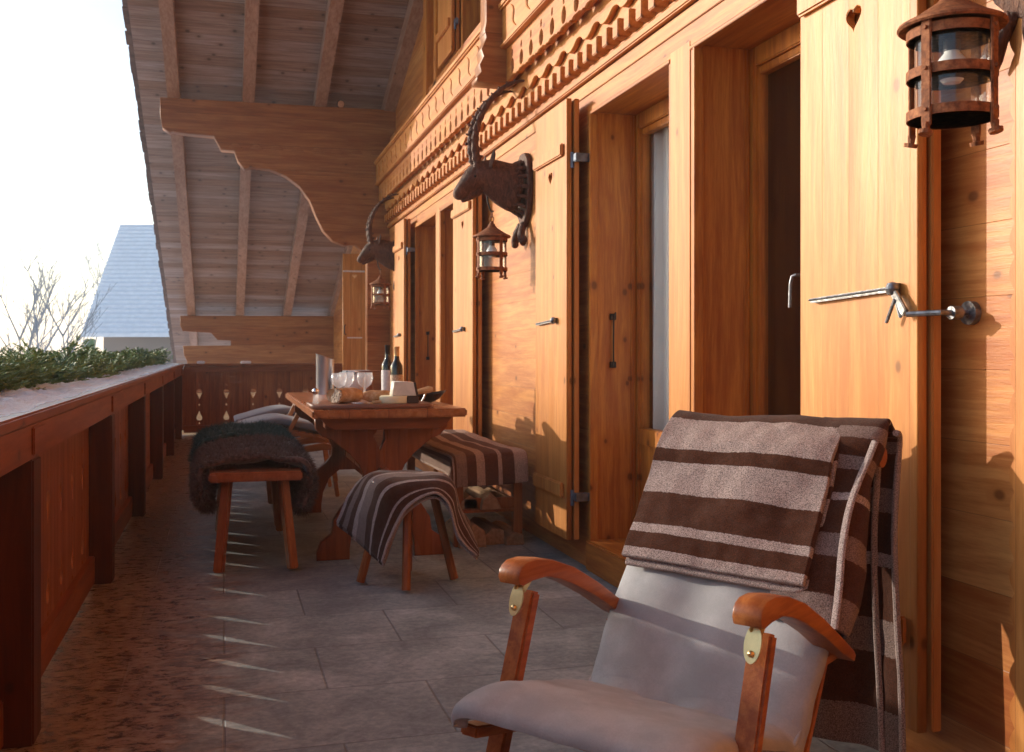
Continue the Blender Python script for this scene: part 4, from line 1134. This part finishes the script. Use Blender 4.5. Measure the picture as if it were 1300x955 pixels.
# ------------------------------------------------------------------ wall bench with firewood and blanket
wb_ = thing('firewood_bench', 'low bench against the wall with split logs stored underneath', 'bench', (1.375, 6.1, 0))
m = MB(); m.box(-.19, .20, -.78, .78, .44, .485, .006); m.build('seat', 'benchtop', wb_)
for sx in (-.165, .165):
    for sy in (-.72, .72):
        m = MB(); m.box(sx - .025, sx + .025, sy - .025, sy + .025, 0, .439, .004); m.build('leg', 'stoolw', wb_)
m = MB(); m.box(-.19, -.165, -.695, .695, .36, .43, .004); m.box(-.14, .14, -.75, -.725, .20, .26, .004); m.box(-.14, .14, -.745, .7, .18, .199, .003); m.build('rail', 'stoolw', wb_)
rl_ = random.Random(5)
LG = ['large split log lying lowest at the front of the wood stack', 'split log lying beside the largest one on the floor', 'thin split log on the floor by the wall leg', 'split log resting in the upper layer at the left', 'wide split log in the middle of the upper layer', 'small split log in the upper layer next to the wall', 'log lying on top of the upper layer']
k = 0
for (x, y, z, s_) in ((1.28, 5.45, .0, .075), (1.41, 5.50, .0, .06), (1.515, 5.46, .0, .05), (1.27, 5.48, .262, .05), (1.38, 5.44, .262, .055), (1.49, 5.5, .262, .045), (1.38, 5.47, .082, .045)):
    z += .0
    if k < 6:
        zz_ = z if z == 0 else .201
        m = MB(); a = [rl_.uniform(-.2, .2) for _ in range(4)]
        pr = [(-s_, 0), (s_, 0), (s_ * (.8 + a[0]), s_ * (1.1 + a[1])), (s_ * a[2], s_ * (1.5 + a[3])), (-s_ * .9, s_ * .9)]
        m.plate([(x + p, zz_ + q) for p, q in pr], [], 'XZ', y - .13, y + .30, .004)
        tag(m.build('split_log', 'log'), LG[k], 'log', 'logs stored under the wall bench')
    k += 1
SP2 = [(0, 'l'), (.04, 'm'), (.22, 'b'), (.30, 'l'), (.34, 'b'), (.38, 'm'), (.50, 'b'), (.58, 'l'), (.66, 'b'), (.78, 'l'), (.81, 'b'), (.90, 'l')]
M['str_bench'] = stripes('bench blanket wool', SP2, 0, (0.40, 0.28, 0.22), (0.10, 0.042, 0.026))
rows = []
for (y, dz, ex) in ((6.88, 0, 0), (6.5, .0, .0), (6.1, -.006, 0), (5.7, .0, 0), (5.36, .002, 0), (5.295, -.025, .004), (5.275, -.10, .008), (5.27, -.165, .012)):
    dd_ = 0
    rows.append([(1.150 - ex * 2, y, max(.33, .385 + dz * .5) if dz > -.05 else .385 + dz * .55), (1.158 - ex, y, .45 + dz * .85), (1.185, y, .496 + dz), (1.30, y, .500 + dz), (1.42, y, .503 + dz), (1.575, y, .505 + dz * .95)])
bt2 = thing('striped_blanket', 'tan and brown striped blanket covering the low bench by the wall', 'blanket', (0, 0, 0), 0, 'striped wool blankets')
cloth_grid('cloth', rows, 50, 60, 'str_bench', bt2, .012, .008, 5, 8)

# ------------------------------------------------------------------ sun loungers beyond the table
def lounger(name, cx, cy, label, clabel, dz=0.0):
    t = thing(name, label, 'sun lounger', (cx, cy, 0), 0, 'sun loungers behind the table')
    P = [(-.62, .47), (-.34, .53), (-.05, .47), (.03, .44)]
    P = [(a, b + dz) for a, b in P]
    for sy in (-.27, .27):
        m = MB()
        for (a, b) in zip(P, P[1:]): m.bar((a[0], sy, a[1] - .03), (b[0], sy, b[1] - .03), .025, .045, .004, (0, 1, 0))
        m.build('side_rail', 'pine', t)
        m = MB(); m.bar((-.28, sy * 1.1, .37), (-.13, sy * 1.1, .66 + dz), .03, .04, .004, (0, 1, 0)); m.build('arm_post', 'pine', t)
        m = MB(); m.plate([(-.25, .36), (.02, .40), (.12, .375), (.14, .345), (.02, .35), (-.25, .32)], [], 'XZ', sy * 1.1 - .022, sy * 1.1 + .022, .006); m.build('armrest', 'pine', t)
        m = MB(); m.bar((.07, sy, .35), (.12, sy, .012), .028, .035, .005); m.build('leg', 'pine', t)
        m = MB(); m.bar((-.25, sy, .35), (-.10, sy, .012), .028, .035, .005); m.build('leg', 'pine', t)
    m = MB()
    for k in range(14):
        u = k / 13 * .66; x = -.60 + u; zz = (.47 + (x + .62) / .28 * .06 if x < -.34 else .53 - (x + .34) / .29 * .06) + dz
        m.box(x, x + .035, -.26, .26, zz - .02, zz - .008, .003)
    m.build('slat', 'pine', t)
    m = MB(); m.box(-.2, -.17, -.27, .27, .26, .30, .004); m.build('cross_bar', 'pine', t)
    c = thing('lounger_cushion', clabel, 'cushion', (cx, cy, 0), 0, 'grey cushions on the loungers')
    ctrl = [[(x, sy, z + dz - (.012 if abs(sy) > .2 else 0)) for x, z in ((-.66, .475), (-.60, .50), (-.34, .565), (-.20, .55), (.02, .495), (.07, .475))] for sy in (-.27, -.2, 0, .2, .27)]
    o, g = cloth_grid('pad', ctrl, 40, 20, 'cushion_far', c, .045, .006, 6, cx)
lounger('sun_lounger', .66, 7.65, 'wooden lounger with grey cushion standing nearest behind the table', 'blue-grey cushion on the nearer lounger behind the table')
lounger('sun_lounger', .74, 8.5, 'wooden lounger with grey cushion standing farther back behind the first', 'blue-grey cushion on the farther lounger, partly hidden', .02)

# ------------------------------------------------------------------ near deck chair
ang = -.94
dc = thing('deck_chair', 'varnished wooden deck chair with curved arms and brass fittings in the foreground', 'deck chair', (.757, 1.915, 0), ang)
def arm_profile():
    top = [(.0, .558), (.003, .573), (.012, .583), (.03, .591), (.065, .592), (.13, .580), (.21, .552), (.31, .500), (.41, .440), (.480, .396)]
    bot = [(.490, .384), (.480, .372), (.41, .404), (.31, .462), (.21, .511), (.15, .534), (.10, .547), (.05, .546), (.02, .541), (.005, .545)]
    return top + bot
for sx in (-1, 1):
    x = sx * .278
    m = MB(); m.plate(arm_profile(), [], 'YZ', x - .030, x + .030, .005); m.build('armrest', 'teak', dc, smooth=True, angle=30)
    m = MB(); m.bar((x, .075, .518), (x, -.10, .012), .030, .046, .005, (1, 0, 0)); m.build('front_leg', 'teak', dc)
    m = MB(); m.bar((x - sx * .032, -.02, .30), (x - sx * .032, .56, .012), .024, .046, .005, (1, 0, 0)); m.build('rear_leg', 'teak', dc)
    m = MB(); m.bar((x - sx * .02, .38, .384), (x - sx * .02, .47, .384), .022, .03, .003, (1, 0, 0))
    m.bar((x - sx * .032, -.17, .285), (x - sx * .032, .36, .185), .024, .045, .004, (1, 0, 0)); m.build('seat_rail', 'teak', dc)
    m = MB(); m.bar((x - sx * .032, .295, .19), (x - sx * .032, .685, .785), .026, .045, .006, (1, 0, 0)); m.build('back_stile', 'teak', dc)
    # brass bracket wrapped on the leg top
    m = MB(); n = Vector((0, -.94, .33)).normalized()
    ctr = Vector((x, .055, .497)); dwn = Vector((0, -.333, -.943))
    q = [ctr + Vector((0, -.026, 0))]
    ov = []
    for k in range(24):
        a = 2 * math.pi * k / 24
        ov.append((x + .017 * math.sin(a), .036 * math.cos(a)))
    vs1, vs2 = [], []
    for (xx_, s_) in ov:
        p_ = ctr + Vector((xx_ - x, 0, 0)) - dwn * s_
        off = Vector((0, -.943, .333)) * .026
        vs1.append(m.bm.verts.new(p_ + off)); vs2.append(m.bm.verts.new(p_ + off * 1.16))
    m.bm.faces.new(vs1); m.bm.faces.new(vs2[::-1])
    for k in range(24): m.bm.faces.new((vs1[k], vs1[(k + 1) % 24], vs2[(k + 1) % 24], vs2[k]))
    m.bar(ctr + Vector((-.006, -.02, .028)), ctr + Vector((-.006, .01, .058)), .007, .018, .002)
    m.bar(ctr + Vector((.008, -.015, .028)), ctr + Vector((.008, .02, .058)), .007, .018, .002)
    bk = m.build('bracket', 'brass', dc)
    m = MB(); cc = ctr + Vector((0, -.943, .333)) * .032 + dwn * .018
    m.lathe([(.0065, -.003), (.0065, .002), (.004, .005), (0, .006)], (0, 0, 0), 12)
    rm = Vector((0, -.943, .333)).to_track_quat('Z', 'Y').to_matrix()
    for v in m.bm.verts: v.co = rm @ v.co + cc
    m.build('screw', 'brass', bk, smooth=True)
m = MB(); m.tube([(-.29, .69, .80), (-.2, .695, .806), (.2, .695, .806), (.30, .69, .80)], [.024, .026, .026, .024], 14); m.build('top_rail', 'teak', dc, smooth=True)
m = MB()
for k in range(7): m.box(-.24, .24, -.14 + k * .06, -.10 + k * .06, .296 - .013 * k, .306 - .013 * k, .003)
for k in range(7):
    u = .12 + k * .12; m.bar((-.24, .33 + .355 * u, .245 + .54 * u), (.24, .33 + .355 * u, .245 + .54 * u), .035, .012, .002, (0, -.836, .549))
m.build('slat', 'teak', dc)
cu = thing('seat_cushion', 'pale grey canvas cushion on the foreground deck chair, lit by the sun', 'cushion', (.757, 1.915, 0), ang)
cp = [(-0.182, 0.318), (-0.172, 0.338), (-0.100, 0.348), (0.040, 0.322), (0.160, 0.290), (0.245, 0.258), (0.285, 0.270), (0.326, 0.318), (0.372, 0.388), (0.436, 0.485), (0.507, 0.593), (0.578, 0.701), (0.631, 0.782), (0.685, 0.842), (0.720, 0.832)]
lat = [-.258, -.250, -.20, -.08, .08, .20, .250, .258]
ctrl = []
for u in lat:
    dn = .028 if abs(u) > .255 else (.010 if abs(u) > .24 else 0)
    row = []
    for i, (a, b) in enumerate(cp):
        n = Vector((0, 0, 1)) if i < 6 else Vector((0, -.836, .549))
        row.append((u * (1 + .02 * math.sin(i * 1.7)), a - n.y * dn, b - n.z * dn))
    ctrl.append(row)
o, gp = cloth_grid('pad', ctrl, 150, 80, 'cushion', cu, .034, .007, 5.5, 3)
me_ = o.data
for v in me_.vertices:
    c = v.co
    # pull creases: where the seat bends, long soft folds down the back
    bend = math.exp(-((c.y - .27) / .05) ** 2)
    v.co.z += .010 * bend * math.sin(c.x * 38 + 2 * noise.noise(c * 6)) - .006 * bend
    if c.y > .30:
        w_ = .0065 * math.sin(c.x * 26 + 3.5 * noise.noise(Vector((c.x * 2, c.z * 2, 4)))) * (1 - min(1, abs(c.z - .5) / .3))
        v.co.y += -w_ * .8; v.co.z += w_ * .5
    else:
        v.co.z += .004 * noise.noise(Vector((c.x * 9, c.y * 16, 1)))
for e_ in (0, -1):
    m = MB(); m.tube([p + Vector((-.004 if e_ == 0 else .004, 0, 0)) + Vector((0, -.012, .014)) for p in gp[e_][::3]], .005, 8); m.build('piping', 'cushion', cu, smooth=True)

SPN = [(0, 'b'), (.145, 'l'), (.165, 'b'), (.235, 'l'), (.395, 'b'), (.47, 'l'), (.64, 'b'), (.80, 'l'), (.845, 'b'), (.94, 'l')]
M['str_chair'] = stripes('chair blanket wool', SPN)
nb_ = thing('striped_blanket', 'thick brown and grey striped blanket folded over the back of the foreground deck chair', 'blanket', (.757, 1.915, 0), ang, 'striped wool blankets')
bdir = Vector((0, .549, .836)); nrm = Vector((0, -.836, .549))
def bp(u, s, off): # s: distance down from the top edge on the front side
    base = Vector((0, .672, .835)) - bdir * s + nrm * off
    return Vector((u, base.y, base.z))
rows = []
spec_rows = [(-1, 0), (0, 0), (.05, 0), (.13, 0), (.22, 0), (.31, 0), (.385, 0)]
for i, (s_, _) in enumerate(spec_rows):
    row = []
    for u in (-.245, -.21, -.12, 0, .10, .185, .222):
        sk = .02 * (u + .26)
        if s_ == -1: p = Vector((u, .755, .77 + .01 * math.sin(u * 20)))
        elif i == 1: p = Vector((u, .700, .880 + .004 * math.sin(u * 17)))
        else: p = bp(u - .00 * s_, s_ + sk - (.012 if u < -.25 else 0), .060 + .005 * math.sin(u * 14 + s_ * 9))
        row.append(p)
    rows.append(row)
o, gA = cloth_grid('front_fold', rows, 80, 90, 'str_chair', nb_, .017, .010, 7, 1)
fuzz('wool_fuzz', quad_sampler(gA), 30000, .006, .00035, M['str_chair'], nb_, .0, .9, 3)
rows2 = []
for r in rows[1:]:
    rows2.append([Vector((p.x + .004, p.y, p.z)) - nrm * .018 + (-bdir * (.014 if j_ < 6 else 0.0)) for j_, p in enumerate(r)])
o, gB = cloth_grid('inner_fold', rows2, 60, 60, 'str_chair', nb_, .015, .010, 6, 4)
# part hanging over the outer side and behind the chair
SPB = [(0, 'b'), (.08, 'l'), (.10, 'b'), (.18, 'm'), (.24, 'b'), (.36, 'm'), (.44, 'b'), (.55, 'l'), (.58, 'b'), (.70, 'm'), (.78, 'b'), (.90, 'm')]
SPH = [(0, 'l'), (.10, 'b'), (.9, 'l')]
M['str_back'] = stripes('hanging blanket wool', SPB)
rows = []
for w, s_ in enumerate((.018, .06, .12, .20, .29, .38, .47)):
    row = []
    for i, (u, off) in enumerate(((.15, .030), (.19, .034), (.24, .036), (.285, .034), (.302, .012), (.300, -.02), (.285, -.04))):
        p = bp(u + .012 * math.sin(w * .9 + i * .7) - .012 * s_ * (i > 2), s_, off + .006 * math.sin(w * 1.3 + i))
        row.append(p)
    rows.append(row)
C_ = [Vector(r[3]) for r in rows]
rows = [[Vector((r.x, .745, .855)) for r in rows[0]], [Vector((r.x, .700, .884)) for r in rows[0]]] + rows
sd, gS = cloth_grid('side_drape', rows, 50, 90, 'str_back', nb_, .012, .008, 7, 12)
fuzz('wool_fuzz', quad_sampler(gS), 12000, .006, .00035, M['str_back'], nb_, .0, .9, 5)
M['wool_edge'] = stripes('blanket edge wool', [(0, 'l'), (.5, 'l')])
m = MB()
m.tube([catmull(C_, i / 30) + Vector((.008, -.010, .004)) for i in range(31)], [(.010, .006)] * 31, 8)
m.build('hem', 'wool_edge', nb_, smooth=True)
rows = []
for (s_, w) in ((-.02, 0), (.02, .5), (.12, 1), (.25, 2), (.42, 3), (.60, 4), (.78, 5)):
    rows.append([(u + .012 * math.sin(w + u * 9), (.69 if s_ < 0 else .735) + .02 * math.sin(u * 26 + w * .5) + .02 * s_, max(.05, (.858 if s_ < 0 else .862 - s_))) for u in (-.25, -.15, -.05, .05, .14, .21, .26, .295, .32)])
cloth_grid('rear_drape', rows, 70, 60, 'str_back', nb_, .012, .010, 6, 15)
m = MB(); C_ = [Vector(r[8]) for r in rows]; m.tube([catmull(C_, i / 30) for i in range(31)], [(.008, .008)] * 31, 8)
C_ = [Vector(r[6]) for r in rows]; m.tube([catmull(C_, i / 30) + Vector((.01, -.012, 0)) for i in range(31)], [(.008, .006)] * 31, 8)
m.build('hem', 'wool_edge', nb_, smooth=True)

# ------------------------------------------------------------------ goat head trophies and lanterns
def goat(y, z, label):
    t = thing('goat_head', label, 'carved goat head', (WX, y, z), 0, 'carved goat heads on the facade')
    m = MB(); pr = [(.0, .20), (.05, .195), (.10, .16), (.125, .10), (.13, .0), (.12, -.10), (.085, -.17), (.035, -.215), (0, -.23)]
    m.plate([(a, b) for a, b in pr] + [(-a, b) for a, b in pr[-2:0:-1]], [], 'YZ', -.035, -.001, .008); m.build('plaque', 'carved', t)
    # neck and head as one loft
    path = [(-.03, -.01, .155, .105), (-.09, 0.0, .145, .10), (-.15, .02, .13, .09), (-.21, .045, .112, .078), (-.265, .055, .098, .07), (-.31, .04, .083, .063), (-.35, .005, .064, .050), (-.385, -.035, .050, .040), (-.415, -.062, .040, .034), (-.43, -.078, .020, .022)]
    m = MB(); m.tube([(a, 0, b) for a, b, _, _ in path], [(w_, h_) for _, _, h_, w_ in path], 20, True, 1, (0, 0, 1))
    for v in m.bm.verts:
        v.co += Vector((noise.noise(v.co * 14), noise.noise(v.co * 14 + Vector((5, 0, 0))), noise.noise(v.co * 14 + Vector((0, 5, 0))))) * .012
        if v.co.x > -.2: v.co.z += .006 * math.sin(v.co.y * 90 + v.co.x * 20)
    # lower jaw, throat tuft
    m.tube([(-.27, 0, -.02), (-.33, 0, -.055), (-.38, 0, -.085), (-.395, 0, -.092)], [(.04, .03), (.032, .024), (.022, .016), (.012, .01)], 12)
    for k in range(16):
        a = 2 * math.pi * k / 16
        p = Vector((-.045, .108 * math.cos(a), -.005 + .150 * math.sin(a)))
        m.tube([p + Vector((-.05, -.01 * math.cos(a), -.01 * math.sin(a))), p, p + Vector((.03, .018 * math.cos(a), .022 * math.sin(a) - .01))], [.006, .020, .012], 6)
    m.tube([(-.31, 0, .095), (-.345, 0, .055), (-.385, 0, .0), (-.42, 0, -.045)], [(.03, .030), (.026, .022), (.022, .020), (.022, .024)], 10)
    hd = m.build('head', 'carved', t, smooth=True, angle=70); hd.modifiers.new('s', 'SUBSURF').render_levels = 1
    for sy in (-1, 1):
        m = MB(); P = [(-.30, .035, .10), (-.315, .042, .16), (-.325, .052, .24), (-.315, .066, .33), (-.28, .082, .42), (-.225, .098, .50), (-.16, .112, .555), (-.09, .124, .585), (-.05, .128, .59)]
        P = [Vector((a, sy * b, c)) for a, b, c in P]; n = 60; pts = [catmull(P, i / n) for i in range(n + 1)]
        rad = []
        for i in range(n + 1):
            u = i / n; b_ = .020 * (1 - u) ** .8 + .005; rad.append((b_ * (1.0 + .30 * max(0, math.sin(u * 75)) * (1 - u * .6)), b_ * .72))
        m.tube(pts, rad, 10)
        # knobs along the front of the horn
        for k in range(11):
            u = .12 + k * .072; p = catmull(P, u); d = (catmull(P, min(1, u + .02)) - p).normalized(); f = Vector((0, 1, 0)).cross(d); f = f if f.x < 0 or f.z > 0 else -f
            r = .012 * (1 - .5 * u); off = .022 * (1 - u) + .008
            m.tube([p + f * off * .5, p + f * (off + r)], [r, r * .55], 8)
        m.build('horn', 'carved', t, smooth=True, angle=60)
        m = MB(); E = [(-.235, .065, .10), (-.232, .085, .135), (-.228, .10, .17), (-.226, .105, .195)]
        m.tube([(a, sy * b, c) for a, b, c in E], [(.012, .016), (.012, .026), (.009, .020), (.003, .004)], 10); m.build('ear', 'carved', t, smooth=True)
        m = MB(); m.lathe([(0, -.010), (.007, -.007), (.010, 0), (.007, .007), (0, .010)], (-.325, sy * .056, .045), 12); m.build('eye', 'blackgloss', t, smooth=True)
    # scrolls under the plaque
    m = MB()
    for sy in (-1, 1):
        pts = [(-.03, sy * .03, -.21), (-.05, sy * .05, -.26), (-.055, sy * .065, -.30), (-.05, sy * .085, -.325), (-.045, sy * .10, -.31), (-.045, sy * .095, -.29)]
        m.tube(pts, [.02, .022, .024, .022, .016, .010], 10)
    m.build('scroll', 'carved', t, smooth=True)
    m = MB(); m.tube([(-.245, 0, -.045), (-.235, 0, -.10), (-.222, 0, -.135), (-.213, 0, -.148), (-.203, 0, -.140)], .0055, 8)
    m.build('hook', 'darkiron', t, smooth=True)
    return t
def lantern(y, z, label, x=1.425):
    t = thing('iron_lantern', label, 'lantern', (x, y, z), 0, 'iron lanterns hanging from the goat heads')
    m = MB()
    m.lathe([(.016, .285), (.022, .272), (.030, .262), (.075, .232), (.108, .215), (.110, .209), (.106, .205), (.07, .215), (.0, .245)], (0, 0, 0), 36)
    m.lathe([(.0, .300), (.010, .296), (.012, .288), (.010, .284)], (0, 0, 0), 12)
    # hanging loops
    for k, zz in enumerate((.312, .338)):
        pts = [(.012 * math.cos(a) * (k == 0), .012 * math.cos(a) * (k == 1), zz + .016 * math.sin(a)) for a in [2 * math.pi * i / 12 for i in range(13)]]
        m.tube(pts, .003, 6, False)
    m.build('roof', 'rust', t, smooth=True)
    m = MB()
    for zz in (.012, .098, .182):
        m.lathe([(.087, zz), (.091, zz), (.091, zz + .020), (.087, zz + .020), (.087, zz)], (0, 0, 0), 36)
    for k in range(4):
        a = R(20 + 90 * k); c_, s_ = math.cos(a), math.sin(a)
        rot = Matrix.Rotation(a, 3, 'Z')
        m.box(.0905, .097, -.011, .011, -.012, .212, .002, rot, (0, 0, 0))
        m.tube([(.094 * c_, .094 * s_, -.005), (.096 * c_, .096 * s_, -.022)], [.009, .007], 8)
        m.tube([(.096 * c_, .096 * s_, -.022), (.098 * c_, .098 * s_, -.030)], [.015, .014], 10)
        for zz in (.022, .108, .192): m.tube([(.096 * c_, .096 * s_, zz), (.102 * c_, .102 * s_, zz)], [.005, .004], 8)
    m.lathe([(.0, .012), (.087, .012), (.087, .016), (0, .016)], (0, 0, 0), 30)
    m.build('cage', 'rust', t, smooth=True, angle=35)
    m = MB(); m.lathe([(.074, .018), (.074, .205)], (0, 0, 0), 36); m.bm.faces.ensure_lookup_table(); bmesh.ops.delete(m.bm, geom=[f for f in m.bm.faces if len(f.verts) > 4], context='FACES_ONLY'); m.build('glass', 'lglass', t, smooth=True)
    m = MB(); m.lathe([(.0, .088), (.018, .091), (.030, .105), (.033, .122), (.028, .140), (.016, .155), (.015, .165)], (0, 0, 0), 24); m.build('bulb', 'bulb', t, smooth=True)
    m = MB(); m.lathe([(.0, .158), (.017, .158), (.018, .21), (0, .21)], (0, 0, 0), 20); m.build('socket', 'darkiron', t, smooth=True)
for (y, a, b) in ((5.72, 'carved dark wooden goat head with long ridged horns between the two shutters', 'rusty iron lantern hanging under the middle goat head, its shadow on the wall'),
                  (10.1, 'carved goat head with long horns at the far shaded end of the facade', 'small shaded iron lantern under the farthest goat head'),
                  (1.84, 'carved wooden goat head whose scrolls reach in at the upper right corner', 'large rusty iron lantern in the upper right foreground')):
    goat(y, 2.0, a)
    lantern(y, 1.5 + (.028 if y < 3 else 0), b, 1.487)

# small spotlights on the beams
def spot(x, y, z, label, s=1.0):
    t = thing('spotlight', label, 'spotlight', (x, y, z))
    m = MB(); m.tube([(0, 0, 0), (0, 0, .05 * s)], .012 * s, 8); m.box(-.05 * s, .03 * s, -.03 * s, .03 * s, .0, .02 * s, .004); m.build('base', 'darkiron', t)
    m = MB(); m.tube([(.0, .02 * s, .07 * s), (.01, -.03 * s, .06 * s), (.012, -.05 * s, .055 * s)], [.03 * s, .045 * s, .055 * s], 16); m.build('housing', 'darkiron', t, smooth=True)
    m = MB(); m.tube([(.012, -.050 * s, .055 * s), (.013, -.058 * s, .053 * s)], [.050 * s, .046 * s], 16); m.build('lens', 'chrome', t, smooth=True)
spot(1.17, 10.90, 3.605, 'small round spotlight with shiny lens on top of the big carved beam', .8)
spot(1.75, 16.76, 1.615, 'small dark lamp on the low beam at the far end', 1.2)
